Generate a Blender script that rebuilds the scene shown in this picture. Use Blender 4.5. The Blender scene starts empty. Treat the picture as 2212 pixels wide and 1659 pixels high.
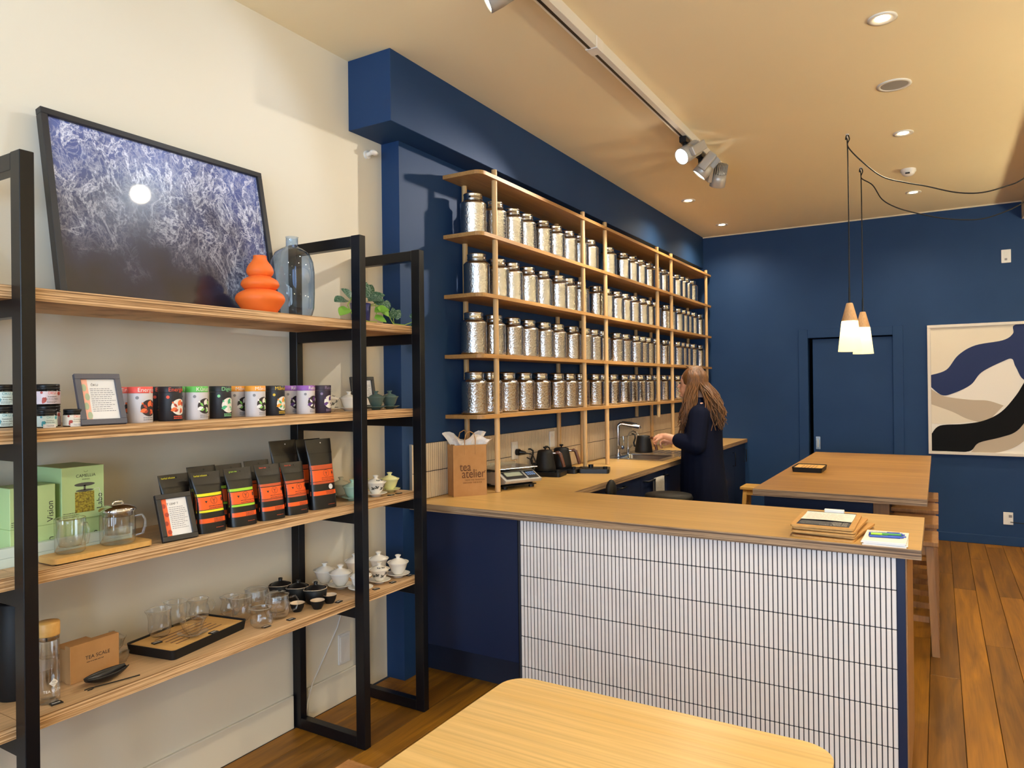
import bpy, math, random
from mathutils import Vector, Matrix
random.seed(7)
S = bpy.context.scene
COL = S.collection
PI = math.pi

# ------------------------------------------------------------------ camera
def cam_axes(yaw, pitch, roll):
    fwd = Vector((-math.sin(yaw)*math.cos(pitch), math.cos(yaw)*math.cos(pitch), math.sin(pitch)))
    right = Vector((math.cos(yaw), math.sin(yaw), 0)); up = right.cross(fwd)
    return right*math.cos(roll)+up*math.sin(roll), up*math.cos(roll)-right*math.sin(roll), fwd
cd = bpy.data.cameras.new('camera'); cam = bpy.data.objects.new('camera', cd); COL.objects.link(cam)
r_, u_, f_ = cam_axes(0.5375889, 0.00190509, -0.01189812)
cam.matrix_world = Matrix(((r_.x, u_.x, -f_.x, 0), (r_.y, u_.y, -f_.y, 0), (r_.z, u_.z, -f_.z, 1.58), (0, 0, 0, 1)))
cd.sensor_fit = 'HORIZONTAL'; cd.sensor_width = 36; cd.lens = 1543.7/2212*36; cd.clip_start = .02
S.camera = cam

# ------------------------------------------------------------------ exposure, world, large lights
S.view_settings.view_transform = 'Standard'; S.view_settings.look = 'None'
S.view_settings.exposure = 0.95; S.view_settings.gamma = 1.0; S.view_settings.use_curve_mapping = False
S.cycles.use_denoising = True; S.cycles.max_bounces = 10; S.cycles.diffuse_bounces = 5; S.cycles.glossy_bounces = 4
S.cycles.transmission_bounces = 6; S.cycles.transparent_max_bounces = 24
S.cycles.caustics_reflective = False; S.cycles.caustics_refractive = False
S.cycles.sample_clamp_indirect = 4.0
W = bpy.data.worlds.new('overcast_sky'); S.world = W; W.use_nodes = True
bg = W.node_tree.nodes['Background']; bg.inputs[0].default_value = (.62, .78, 1, 1); bg.inputs[1].default_value = 6.2
WARM = (1.0, .84, .58); GLOW = (1.0, .80, .46); NEUT = (1.0, .92, .78); COOL = (.62, .77, 1.0)
E_DOWN = 46; E_TRACK = 62; E_COOL = 8.5; E_PEND = 30; E_ADDED_GLOBE = 800

def spot(name, loc, to, e, colr, ang, blend=.6, rad=.035, parent=None):
    l = bpy.data.lights.new(name, 'SPOT'); l.energy = e; l.color = colr; l.spot_size = math.radians(ang); l.spot_blend = blend
    l.shadow_soft_size = rad
    o = bpy.data.objects.new(name, l); COL.objects.link(o)
    d = Vector(to)-Vector(loc); q = d.to_track_quat('-Z', 'Y')
    if parent: o.parent = parent; o.location = Vector(loc)-parent.location
    else: o.location = loc
    o.rotation_euler = q.to_euler()
    return o

# ------------------------------------------------------------------ materials
def lin(h):
    if not isinstance(h, str): return tuple(h)+((1,) if len(h) == 3 else ())
    h = h.lstrip('#'); c = [int(h[i:i+2], 16)/255 for i in (0, 2, 4)]
    return tuple(x/12.92 if x <= .04045 else ((x+.055)/1.055)**2.4 for x in c)+(1,)
class N:
    def __init__(s, name):
        s.m = bpy.data.materials.new(name); s.m.use_nodes = True; s.t = s.m.node_tree
        s.b = s.t.nodes['Principled BSDF']; s.o = s.t.nodes['Material Output']
    def n(s, typ, **kw):
        x = s.t.nodes.new(typ)
        for k, v in kw.items():
            if hasattr(x, k): setattr(x, k, v)
            else: x.inputs[k.replace('_', ' ')].default_value = v
        return x
    def l(s, a, b): s.t.links.new(a, b)
    def co(s, scale=(1, 1, 1), rot=(0, 0, 0), loc=(0, 0, 0)):
        t = s.n('ShaderNodeTexCoord'); mp = s.n('ShaderNodeMapping'); s.l(t.outputs['Object'], mp.inputs['Vector'])
        mp.inputs['Scale'].default_value = scale; mp.inputs['Rotation'].default_value = rot; mp.inputs['Location'].default_value = loc
        return mp.outputs[0]
    def ramp(s, fac, *stops):
        r = s.n('ShaderNodeValToRGB'); s.l(fac, r.inputs[0]); e = r.color_ramp.elements
        while len(e) < len(stops): e.new(.5)
        for i, (p, c) in enumerate(stops): e[i].position = p; e[i].color = lin(c)
        return r.outputs[0]
    def bump(s, h, strength=.3, dist=.002):
        b = s.n('ShaderNodeBump'); b.inputs['Strength'].default_value = strength; b.inputs['Distance'].default_value = dist
        s.l(h, b.inputs['Height']); s.l(b.outputs[0], s.b.inputs['Normal'])
    def mix(s, f, a, b):
        x = s.n('ShaderNodeMix', data_type='RGBA')
        if isinstance(f, float): x.inputs[0].default_value = f
        else: s.l(f, x.inputs[0])
        for i, v in ((6, a), (7, b)):
            if isinstance(v, str) or isinstance(v, tuple): x.inputs[i].default_value = lin(v)
            else: s.l(v, x.inputs[i])
        return x.outputs[2]
M = {}
def P(name, c, rough=.5, metal=0., spec=.5, noise=None, bump=None, coat=0., emit=None, trans=0., sheen=0.):
    k = N(name); b = k.b
    b.inputs['Base Color'].default_value = lin(c); b.inputs['Roughness'].default_value = rough; b.inputs['Metallic'].default_value = metal
    b.inputs['Specular IOR Level'].default_value = spec; b.inputs['Coat Weight'].default_value = coat; b.inputs['Transmission Weight'].default_value = trans
    b.inputs['Sheen Weight'].default_value = sheen
    if noise:
        c2, sc, amt = noise
        t = k.n('ShaderNodeTexNoise', Scale=1.0, Detail=4.0); k.l(k.co((sc,)*3 if not isinstance(sc, tuple) else sc), t.inputs[0])
        k.l(k.ramp(t.outputs[0], (.5-amt, c), (.5+amt, c2)), b.inputs['Base Color'])
    if bump:
        sc, st, dist = bump
        t = k.n('ShaderNodeTexNoise', Scale=1.0, Detail=5.0); k.l(k.co((sc,)*3 if not isinstance(sc, tuple) else sc), t.inputs[0]); k.bump(t.outputs[0], st, dist)
    if emit:
        b.inputs['Emission Color'].default_value = lin(emit[0]); b.inputs['Emission Strength'].default_value = emit[1]
    M[name] = k.m; return k.m
def wood(name, c1, c2, axis='y', sc=1., rough=.42, dark=None, rand=0., coat=.0, contrast=.22):
    k = N(name); a = 'xyz'.index(axis)
    s1 = [14*sc]*3; s1[a] = 1.1*sc; s2 = [120*sc]*3; s2[a] = 3*sc
    t = k.n('ShaderNodeTexNoise', Scale=1.0, Detail=6.0, Distortion=.9); t2 = k.n('ShaderNodeTexNoise', Scale=1.0, Detail=3.0)
    vec = k.co(tuple(s1)); vec2 = k.co(tuple(s2))
    if rand:
        oi = k.n('ShaderNodeObjectInfo'); ad = k.n('ShaderNodeVectorMath', operation='ADD'); mu = k.n('ShaderNodeMath', operation='MULTIPLY'); mu.inputs[1].default_value = 40
        k.l(oi.outputs['Random'], mu.inputs[0]); k.l(vec, ad.inputs[0]); k.l(mu.outputs[0], ad.inputs[1]); vec = ad.outputs[0]
    k.l(vec, t.inputs[0]); k.l(vec2, t2.inputs[0])
    base = k.ramp(t.outputs[0], (.5-contrast, c1), (.5+contrast, c2))
    fine = k.ramp(t2.outputs[0], (.3, (.72, .72, .72)), (.62, (1, 1, 1)))
    mm = k.n('ShaderNodeMix', data_type='RGBA', blend_type='MULTIPLY'); mm.inputs[0].default_value = .7
    k.l(base, mm.inputs[6]); k.l(fine, mm.inputs[7]); out = mm.outputs[2]
    if rand:
        hv = k.n('ShaderNodeHueSaturation'); mr = k.n('ShaderNodeMapRange'); k.l(oi.outputs['Random'], mr.inputs[0])
        mr.inputs[3].default_value = 1-rand; mr.inputs[4].default_value = 1+rand*.8
        k.l(mr.outputs[0], hv.inputs['Value']); k.l(out, hv.inputs['Color']); out = hv.outputs[0]
    k.l(out, k.b.inputs['Base Color']); k.b.inputs['Roughness'].default_value = rough; k.b.inputs['Coat Weight'].default_value = coat
    k.b.inputs['Coat Roughness'].default_value = .25
    k.bump(t2.outputs[0], .12, .001)
    M[name] = k.m; return k.m
def plyedge(name, c1, c2, c3, layers=230):
    k = N(name); t = k.n('ShaderNodeTexNoise', Scale=1.0, Detail=2.0); k.l(k.co((1.2, 1.2, layers)), t.inputs[0])
    t2 = k.n('ShaderNodeTexNoise', Scale=1.0, Detail=3.0); k.l(k.co((9, 9, layers*1.6)), t2.inputs[0])
    a = k.ramp(t.outputs[0], (.36, c3), (.47, c2), (.56, c1)); b = k.ramp(t2.outputs[0], (.33, (.5, .42, .36)), (.5, (1, 1, 1)))
    mm = k.n('ShaderNodeMix', data_type='RGBA', blend_type='MULTIPLY'); mm.inputs[0].default_value = .75
    k.l(a, mm.inputs[6]); k.l(b, mm.inputs[7]); k.l(mm.outputs[2], k.b.inputs['Base Color']); k.b.inputs['Roughness'].default_value = .6
    M[name] = k.m
def thinglass(name, tint, refl=.9, edge=.35, rough=.02):
    k = N(name); k.t.nodes.remove(k.b)
    tr = k.n('ShaderNodeBsdfTransparent'); lf = k.n('ShaderNodeLayerWeight'); lf.inputs[0].default_value = .5; k.l(k.ramp(lf.outputs['Facing'], (.6, tint), (.98, tuple(c_*e_ for c_, e_ in zip(tint, (.66, .63, .55))))), tr.inputs[0]); gl = k.n('ShaderNodeBsdfGlossy'); gl.inputs['Roughness'].default_value = rough
    gl.inputs[0].default_value = (refl, refl, refl, 1)
    lw = k.n('ShaderNodeLayerWeight'); lw.inputs[0].default_value = edge
    mr = k.n('ShaderNodeMapRange'); k.l(lw.outputs['Facing'], mr.inputs[0]); mr.inputs[1].default_value = .0; mr.inputs[2].default_value = 1; mr.inputs[3].default_value = .045; mr.inputs[4].default_value = .62
    mx = k.n('ShaderNodeMixShader'); k.l(mr.outputs[0], mx.inputs[0]); k.l(tr.outputs[0], mx.inputs[1]); k.l(gl.outputs[0], mx.inputs[2]); k.l(mx.outputs[0], k.o.inputs[0])
    M[name] = k.m

P('cream_wall', '#dfd9c9', .75, bump=(60, .05, .002)); P('ceiling_paint', '#f4e6c4', .85, spec=.1)
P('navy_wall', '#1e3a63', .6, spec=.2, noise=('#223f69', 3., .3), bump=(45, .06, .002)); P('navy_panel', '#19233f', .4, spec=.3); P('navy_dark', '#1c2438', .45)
P('white_paint', '#e6e3dc', .5); P('beam_cream', '#d8ccb4', .7); P('black_void', '#0a0a0c', .9)
P('black_steel', '#0c0d12', .3, .0, .3, bump=(25, .08, .001)); P('black_plastic', '#0d0d10', .38, spec=.4); P('matte_black', '#0b0b0d', .55, spec=.35); P('black_gloss', '#0d0d10', .18)
P('grout', '#2a2b33', .85); P('tile_white', '#efe7e2', .3, noise=('#e2d9d3', 8., .3)); P('tile_cream', '#d9c9b2', .32, noise=('#cbb99f', 8., .3))
P('white_plastic', '#e8e6e2', .35); P('chrome', '#d8d8da', .08, 1.); P('steel', '#b9b9b8', .25, 1., bump=((300, 4, 4), .05, .0005)); P('silver_paint', '#b8b6b0', .38, .35)
P('paper', '#ece9e6', .7); P('ink', '#232226', .7); P('ink_grey', '#8b8a90', .7); P('kraft', '#b98a58', .8, noise=('#ac7d4b', 20., .3)); P('tissue', '#efe9e4', .7)
P('orange_ceramic', '#ee7026', .6); P('porcelain', '#efeae1', .15, coat=.4); P('celadon', '#a9c8b6', .18, coat=.4); P('yellow_glaze', '#e0dfa4', .18, coat=.4)
P('teal_glaze', '#4d6462', .25, coat=.4); P('grey_glaze', '#b9b6a2', .2, coat=.4); P('charcoal_glaze', '#4a4e4c', .3); P('bisque', '#dcc7b0', .5)
P('bamboo', '#dcb069', .45, noise=('#cf9d54', (4., 60., 60.), .3)); P('box_green', '#b3cf94', .55); P('box_green_dark', '#93b27c', .55); P('box_pale', '#c6d6cf', .55)
P('tea_gold', '#a89b36', .5, noise=('#6b5a1c', 160., .12)); P('orange_print', '#f0601f', .4); P('yellow_print', '#e9e21e', .45); P('lime_print', '#a6d937', .45); P('rust_print', '#c8542c', .45)
P('pouch_black', '#0d0d10', .36, spec=.5, bump=(30, .35, .004)); P('pot_blue', '#232a75', .3); P('soil', '#231a14', .9); P('stem_green', '#9fbc4a', .5)
P('coral_print', '#ef5a50', .5); P('green_print', '#63bf55', .5); P('amber_print', '#f2a134', .5); P('violet_print', '#9a60b8', .5); P('can_white', '#d8d3d6', .5); P('can_black', '#24252b', .5); P('can_plum', '#33293c', .5)
P('blob_dark', '#33292b', .5); P('blob_cream', '#efe9dc', .5); P('petal_orange', '#ee7440', .5); P('petal_rust', '#b5432f', .5); P('petal_white', '#f4f2ec', .5); P('petal_green', '#4fb27e', .5); P('petal_purple', '#5c3a80', .5); P('leaf_print', '#8fd06a', .5)
P('text_white', '#f3efe9', .6); P('text_red', '#e8573c', .6); P('text_green', '#8ed89a', .6); P('text_gold', '#e9c23a', .6); P('text_lilac', '#8f7fa0', .6)
P('label_mint', '#cfe0dc', .5); P('label_pink', '#e9d8de', .5); P('label_teal', '#3f97a8', .5); P('sage_print', '#aebb9c', .6); P('peach_print', '#f3b59f', .6); P('frame_grey', '#55555f', .5, bump=(90, .1, .001)); P('frame_black', '#232326', .45)
P('cord_black', '#15130f', .7); P('brass', '#b08a4a', .3, .8); P('fabric_navy', '#0b1024', .9, spec=.15, bump=(220, .15, .001)); P('skin', '#d9a183', .55); P('trouser_grey', '#b6a89a', .8); P('shoe', '#2a2623', .6)
P('hair', '#38220f', .45, noise=('#7a4c1f', (60., 60., 4.), .25)); P('lip', '#b86a60', .5); P('eye_dark', '#20160f', .3); P('towel_grey', '#aaa49c', .95, noise=('#7d776f', 240., .2), bump=(300, .4, .002))
P('pale_frame', '#dcd5cc', .6); P('paint_cream', '#e2d8c6', .75, bump=((16, 3, 26), .25, .003)); P('paint_white', '#ece7df', .75, bump=((12, 5, 18), .25, .003)); P('paint_navy', '#25335f', .75, spec=.25, bump=((20, 4, 20), .25, .003)); P('paint_black', '#06070c', .75, spec=.2, bump=((12, 4, 20), .25, .003)); P('paint_taupe', '#b8aa98', .75, bump=((14, 5, 16), .25, .003))
P('pen_blue', '#2f4fae', .3); P('pen_green', '#4f9a3f', .3); P('lens_warm', '#ffffff', .4, emit=((1, .82, .52), 22)); P('lens_white', '#ffffff', .4, emit=((1, .93, .78), 16)); P('lcd', '#9aa08e', .2); P('key_blue', '#5d86c8', .4)
P('walnut', '#6b3d22', .4, noise=('#4f2a16', (8., 8., 60.), .3)); P('table_green', '#41507a', .5); P('window_frame', '#3a3f48', .5); P('cork', '#c99b5d', .7, noise=('#b98a4a', 60., .3)); P('kick', '#171d30', .5)
P('orange_panel', '#ef6a3a', .6); P('photo_brown', '#b8743f', .6, noise=('#3d2113', 40., .2))
wood('floor_wood', '#64400f', '#a06c16', 'y', 1.1, .5, rand=.34); wood('ply_top', '#c49a58', '#d6ae6a', 'x', .7, .36, coat=.12, contrast=.3); wood('ply_shelf', '#c09c72', '#d0ad84', 'y', .7, .5)
wood('ash_table', '#d5ad68', '#e6c488', 'x', .8, .3, coat=.2, contrast=.3); wood('bar_top', '#a07438', '#ba8c48', 'x', .6, .36, coat=.12); wood('oak_shelf', '#a97b46', '#c19357', 'y', .9, .5); wood('post_wood', '#c9a06a', '#d8b27c', 'z', 1., .5)
wood('stool_wood', '#8d6138', '#a97a48', 'z', 1., .5); wood('yellow_wood', '#cf9d4a', '#dcae5e', 'z', 1., .5); wood('lamp_wood', '#c99b6a', '#deb588', 'z', 1.6, .5)
plyedge('ply_edge', '#dcb88c', '#b58c5e', '#7d5b39'); plyedge('ply_edge_grey', '#a98c6c', '#8a6e52', '#5c4634', 200)
thinglass('clear_glass', (.97, .97, .96)); thinglass('blue_glass', (.66, .8, 1.0), .8, .3); thinglass('window_glass', (.95, .97, .97), .6, .2)
# hammered, etched steel of the tea jars
k = N('hammered_steel'); k.b.inputs['Base Color'].default_value = (.62, .61, .59, 1); k.b.inputs['Metallic'].default_value = 1; k.b.inputs['Roughness'].default_value = .17
v = k.n('ShaderNodeTexVoronoi', Scale=1.0); k.l(k.co((120, 120, 70)), v.inputs[0]); v2 = k.n('ShaderNodeTexNoise', Scale=1.0, Detail=3.0, Distortion=1.6); k.l(k.co((70, 70, 90)), v2.inputs[0])
ma = k.n('ShaderNodeMath', operation='ADD'); k.l(v.outputs['Distance'], ma.inputs[0]); k.l(v2.outputs[0], ma.inputs[1]); k.bump(ma.outputs[0], .45, .0022); M['hammered_steel'] = k.m
P('polished_steel', (.66, .65, .63), .12, 1., bump=((6, 6, 120), .06, .001))
# glossy print of sea foam on dark water (coordinates of the print: y across, z up)
k = N('sea_print'); c0 = k.co((1, 1, 1)); nz = k.n('ShaderNodeTexNoise', Scale=5.5, Detail=5.0); k.l(c0, nz.inputs[0])
ad = k.n('ShaderNodeMix', data_type='RGBA', blend_type='LINEAR_LIGHT'); ad.inputs[0].default_value = .2; k.l(c0, ad.inputs[6]); k.l(nz.outputs[1], ad.inputs[7])
c1 = k.co((1, 1.25, .8)); na = k.n('ShaderNodeTexNoise', Scale=7.5, Detail=8.0, Roughness=.66, Distortion=.6); k.l(c1, na.inputs[0]); nb = k.n('ShaderNodeTexNoise', Scale=17.0, Detail=6.0, Roughness=.6, Distortion=1.0); k.l(c1, nb.inputs[0])
vo = k.n('ShaderNodeTexVoronoi', feature='DISTANCE_TO_EDGE', Scale=24.0); k.l(ad.outputs[2], vo.inputs[0])
l1 = k.ramp(na.outputs[0], (.475, (0, 0, 0)), (.498, (.7, .7, .7)), (.503, (.7, .7, .7)), (.525, (0, 0, 0))); l3 = k.ramp(nb.outputs[0], (.44, (0, 0, 0)), (.495, (.28, .28, .28)), (.505, (.28, .28, .28)), (.56, (0, 0, 0)))
lv = k.ramp(vo.outputs[0], (0., (.3, .3, .3)), (.04, (.08, .08, .08)), (.1, (0, 0, 0))); lx = k.n('ShaderNodeMix', data_type='RGBA', blend_type='ADD'); lx.inputs[0].default_value = 1; k.l(lv, lx.inputs[6]); k.l(l3, lx.inputs[7]); l2 = lx.outputs[2]
sx = k.n('ShaderNodeSeparateXYZ'); k.l(c0, sx.inputs[0]); n2 = k.n('ShaderNodeTexNoise', Scale=3.2, Detail=4.0); k.l(c0, n2.inputs[0])
m1 = k.n('ShaderNodeMath', operation='MULTIPLY_ADD'); k.l(n2.outputs[0], m1.inputs[0]); m1.inputs[1].default_value = .75; k.l(sx.outputs[2], m1.inputs[2])
m1b = k.n('ShaderNodeMath', operation='MULTIPLY_ADD'); k.l(sx.outputs[1], m1b.inputs[0]); m1b.inputs[1].default_value = .12; k.l(m1.outputs[0], m1b.inputs[2])
mask = k.ramp(m1b.outputs[0], (.52, (0, 0, 0)), (.86, (1, 1, 1)))
base = k.ramp(m1b.outputs[0], (.42, '#16141f'), (.68, '#222a50'), (.98, '#5a6cb0'))
ln = k.n('ShaderNodeMix', data_type='RGBA', blend_type='ADD'); ln.inputs[0].default_value = 1; k.l(l1, ln.inputs[6]); k.l(l2, ln.inputs[7])
lm = k.n('ShaderNodeMix', data_type='RGBA', blend_type='MULTIPLY'); lm.inputs[0].default_value = 1; k.l(ln.outputs[2], lm.inputs[6]); k.l(mask, lm.inputs[7])
k.l(k.mix(lm.outputs[2], base, '#e6ecff'), k.b.inputs['Base Color']); k.b.inputs['Roughness'].default_value = .3; k.b.inputs['Coat Weight'].default_value = 1; k.b.inputs['Coat Roughness'].default_value = .04
M['sea_print'] = k.m
# mottled leaf
k = N('leaf'); vo = k.n('ShaderNodeTexVoronoi', Scale=1.0); k.l(k.co((230, 230, 230)), vo.inputs[0]); k.l(k.ramp(vo.outputs[0], (.22, '#b9d3bd'), (.36, '#2f5b43')), k.b.inputs['Base Color']); k.b.inputs['Roughness'].default_value = .4; M['leaf'] = k.m
P('leaf_bright', '#7fb544', .4)
# lit lamp shade
k = N('lamp_shade'); k.t.nodes.remove(k.b); d = k.n('ShaderNodeBsdfDiffuse'); d.inputs[0].default_value = (.85, .8, .62, 1); tl = k.n('ShaderNodeBsdfTranslucent'); tl.inputs[0].default_value = (.98, .93, .74, 1)
mx = k.n('ShaderNodeMixShader'); mx.inputs[0].default_value = .75; k.l(d.outputs[0], mx.inputs[1]); k.l(tl.outputs[0], mx.inputs[2]); em = k.n('ShaderNodeEmission'); em.inputs[0].default_value = (1, .78, .36, 1); em.inputs[1].default_value = .35; sm_ = k.n('ShaderNodeAddShader'); k.l(mx.outputs[0], sm_.inputs[0]); k.l(em.outputs[0], sm_.inputs[1]); k.l(sm_.outputs[0], k.o.inputs[0]); M['lamp_shade'] = k.m
P('added_uplight_glow', '#ffffff', .4, emit=((1, .85, .53), 105))  # glow of the uplighters added out of view for the ceiling
P('glass_lip', '#d8d4c4', .06, spec=1., trans=.5)
# ------------------------------------------------------------------ geometry helpers
class G:
    """collects shapes for ONE mesh object"""
    def __init__(s): s.v = []; s.f = []; s.m = []; s.sm = []
    def add(s, vs, fs, mi=0, smooth=False):
        o = len(s.v); s.v += [tuple(p) for p in vs]
        for f in fs: s.f.append(tuple(i+o for i in f)); s.m.append(mi); s.sm.append(smooth)
        return s
    def box(s, x0, x1, y0, y1, z0, z1, b=0., mi=0, top=None):
        if not b:
            vs = [(x, y, z) for z in (z0, z1) for y in (y0, y1) for x in (x0, x1)]
            s.add(vs, [(0, 2, 3, 1), (0, 1, 5, 4), (1, 3, 7, 5), (3, 2, 6, 7), (2, 0, 4, 6)], mi); s.add(vs, [(4, 5, 7, 6)], mi if top is None else top); return s
        L = ((x0, x1), (y0, y1), (z0, z1)); idx = {}; vs = []
        for c in [(i, j, k) for i in (0, 1) for j in (0, 1) for k in (0, 1)]:
            for a in range(3):
                p = []
                for d in range(3):
                    q = L[d][c[d]]
                    if d != a: q += b if c[d] == 0 else -b
                    p.append(q)
                idx[c, a] = len(vs); vs.append(tuple(p))
        fs = []
        for a in range(3):
            u, w = [d for d in range(3) if d != a]
            for e in (0, 1):
                ring = []
                for (i, j) in ((0, 0), (1, 0), (1, 1), (0, 1)):
                    c = [0, 0, 0]; c[a] = e; c[u] = i; c[w] = j; ring.append(idx[tuple(c), a])
                if (e == 0) ^ (a == 1): ring.reverse()
                fs.append((tuple(ring), top if (top is not None and a == 2 and e == 1) else mi))
            for i in (0, 1):
                for j in (0, 1):
                    c0 = [0, 0, 0]; c0[u] = i; c0[w] = j; c1 = list(c0); c1[a] = 1; c0 = tuple(c0); c1 = tuple(c1)
                    q = [idx[c0, u], idx[c1, u], idx[c1, w], idx[c0, w]]
                    if (i ^ j) ^ (a != 1): q.reverse()
                    fs.append((tuple(q), mi))
        for c in [(i, j, k) for i in (0, 1) for j in (0, 1) for k in (0, 1)]:
            q = [idx[c, 0], idx[c, 1], idx[c, 2]]
            if (c[0]+c[1]+c[2]) % 2 == 0: q.reverse()
            fs.append((tuple(q), mi))
        o = len(s.v); s.v += vs
        for f, m_ in fs: s.f.append(tuple(i+o for i in f)); s.m.append(m_); s.sm.append(False)
        return s
    def loft(s, rings, caps=True, mi=0, smooth=True, closed=True):
        n = len(rings[0]); vs = [p for r in rings for p in r]; fs = []
        for i in range(len(rings)-1):
            for j in range(n if closed else n-1):
                a = i*n+j; b = i*n+(j+1) % n; fs.append((a, b, b+n, a+n))
        s.add(vs, fs, mi, smooth)
        if caps:
            s.add(rings[0], [tuple(range(n))[::-1]], mi); s.add(rings[-1], [tuple(range(n))], mi)
        return s
    def lathe(s, prof, n=24, c=(0, 0, 0), mi=0, smooth=True, sx=1., sy=1., spout=None):
        rings = []
        for r, z in prof:
            rg = []
            for i in range(n):
                a = 2*PI*i/n; rr = r
                if spout and z >= spout[1]:
                    t = (z-spout[1])/max(1e-6, spout[2]-spout[1]); d = (a-spout[0]+PI) % (2*PI)-PI; rr += spout[3]*t*math.exp(-(d/.28)**2)
                rg.append((c[0]+sx*rr*math.cos(a), c[1]+sy*rr*math.sin(a), c[2]+z))
            rings.append(rg)
        return s.loft(rings, False, mi, smooth)
    def cyl(s, p0, p1, r0, r1=None, n=16, caps=True, mi=0, smooth=True):
        r1 = r0 if r1 is None else r1; p0 = Vector(p0); p1 = Vector(p1); d = (p1-p0).normalized()
        u = d.orthogonal().normalized(); w = d.cross(u); R = []
        for p, r in ((p0, r0), (p1, r1)): R.append([tuple(p+u*r*math.cos(2*PI*i/n)+w*r*math.sin(2*PI*i/n)) for i in range(n)])
        return s.loft(R, caps, mi, smooth)
    def tube(s, pts, r, n=8, mi=0, caps=True):
        pts = [Vector(p) for p in pts]; R = []; u = None
        for i, p in enumerate(pts):
            d = (pts[min(i+1, len(pts)-1)]-pts[max(i-1, 0)]).normalized()
            u = d.orthogonal().normalized() if u is None else (u-d*u.dot(d)).normalized()
            w = d.cross(u); rr = r[i] if isinstance(r, (list, tuple)) else r
            R.append([tuple(p+u*rr*math.cos(2*PI*j/n)+w*rr*math.sin(2*PI*j/n)) for j in range(n)])
        return s.loft(R, caps, mi, True)
    def ell(s, c, r, n=14, m=9, mi=0, rot=None):
        rings = []
        for i in range(m+1):
            t = PI*i/m; rg = []
            for j in range(n):
                a = 2*PI*j/n; p = Vector((r[0]*max(.02, math.sin(t))*math.cos(a), r[1]*max(.02, math.sin(t))*math.sin(a), -r[2]*math.cos(t)))
                if rot: p = rot @ p
                rg.append((c[0]+p.x, c[1]+p.y, c[2]+p.z))
            rings.append(rg)
        return s.loft(rings, True, mi, True)
    def cap(s, p0, r0, p1, r1, n=12):
        p0 = Vector(p0); p1 = Vector(p1); d = (p1-p0).normalized(); pts = []; rs = []
        for t in (-.98, -.7, -.3): pts.append(p0+d*r0*t); rs.append(r0*math.sqrt(1-t*t))
        pts.append(p0); rs.append(r0); pts.append(p1); rs.append(r1)
        for t in (.3, .7, .98): pts.append(p1+d*r1*t); rs.append(r1*math.sqrt(1-t*t))
        return s.tube(pts, rs, n)
    def prism(s, poly, z0, z1, mi=0, top=None, plane='xy'):
        n = len(poly); mp = {'xy': lambda u, v, w: (u, v, w), 'yz': lambda u, v, w: (w, u, v), 'xz': lambda u, v, w: (u, w, v)}[plane]
        a = [mp(u, v, z0) for u, v in poly]; b = [mp(u, v, z1) for u, v in poly]
        s.loft([a, b], False, mi, False); s.add(a, [tuple(range(n))[::-1]], mi); s.add(b, [tuple(range(n))], mi if top is None else top)
        return s
    def plate(s, polys, fn, mi=0):
        """flat print: polygons (u, v) laid on a surface fn(u, v)"""
        for p in polys: s.add([fn(u, v) for u, v in p], [tuple(range(len(p)))], mi)
        return s
    def xf(s, mat, i0=0):
        for i in range(i0, len(s.v)): s.v[i] = tuple(mat @ Vector(s.v[i]))
        return s
    def mesh(s, name, mats):
        me = bpy.data.meshes.new(name); me.from_pydata(s.v, [], s.f)
        for m_ in (mats if isinstance(mats, (list, tuple)) else [mats]): me.materials.append(M[m_])
        me.polygons.foreach_set('material_index', s.m); me.polygons.foreach_set('use_smooth', s.sm); me.update()
        return me
    def obj(s, name, mats, parent=None, loc=(0, 0, 0), rz=0.):
        o = bpy.data.objects.new(name, s.mesh(name, mats)); COL.objects.link(o); o.parent = parent; o.location = loc; o.rotation_euler = (0, 0, rz); return o
def tag(o, label=None, cat=None, group=None, kind=None):
    for k_, v_ in (('label', label), ('category', cat), ('group', group), ('kind', kind)):
        if v_: o[k_] = v_
    return o
def thing(name, label, cat, loc=(0, 0, 0), rz=0., group=None):
    o = bpy.data.objects.new(name, None); COL.objects.link(o); o.empty_display_size = .05; o.location = loc; o.rotation_euler = (0, 0, rz)
    return tag(o, label, cat, group)
def copy_tree(o, parent=None):
    c = o.copy(); COL.objects.link(c); c.parent = parent
    for ch in o.children: copy_tree(ch, c)
    return c
def share(name, me, parent, loc=(0, 0, 0), rz=0.):
    o = bpy.data.objects.new(name, me); COL.objects.link(o); o.parent = parent; o.location = loc; o.rotation_euler = (0, 0, rz); return o
def struct(name, g, mats, parent=None):
    o = g.obj(name, mats, parent)
    if parent is None: o['kind'] = 'structure'
    return o
def rrect(x0, x1, y0, y1, r, n=6):
    P_ = []
    for cx, cy, a0 in ((x1-r, y1-r, 0), (x0+r, y1-r, 90), (x0+r, y0+r, 180), (x1-r, y0+r, 270)):
        for i in range(n+1): a = math.radians(a0+90*i/n); P_.append((cx+r*math.cos(a), cy+r*math.sin(a)))
    return P_
def circ(cx, cy, rx, ry=None, n=20, a0=0): return [(cx+rx*math.cos(a0+2*PI*i/n), cy+(ry or rx)*math.sin(a0+2*PI*i/n)) for i in range(n)]
def petal(cx, cy, l, w, ang, n=6):
    top = []; bot = []
    for i in range(n+1):
        t = i/n; h = w*math.sin(PI*t)**.8; top.append((t*l, h)); bot.append((t*l, -h))
    pts = bot+top[::-1][1:-1]; c, s_ = math.cos(ang), math.sin(ang)
    return [(cx+x*c-y*s_, cy+x*s_+y*c) for x, y in pts]
def rect(u0, u1, v0, v1): return [(u0, v0), (u1, v0), (u1, v1), (u0, v1)]
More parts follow.
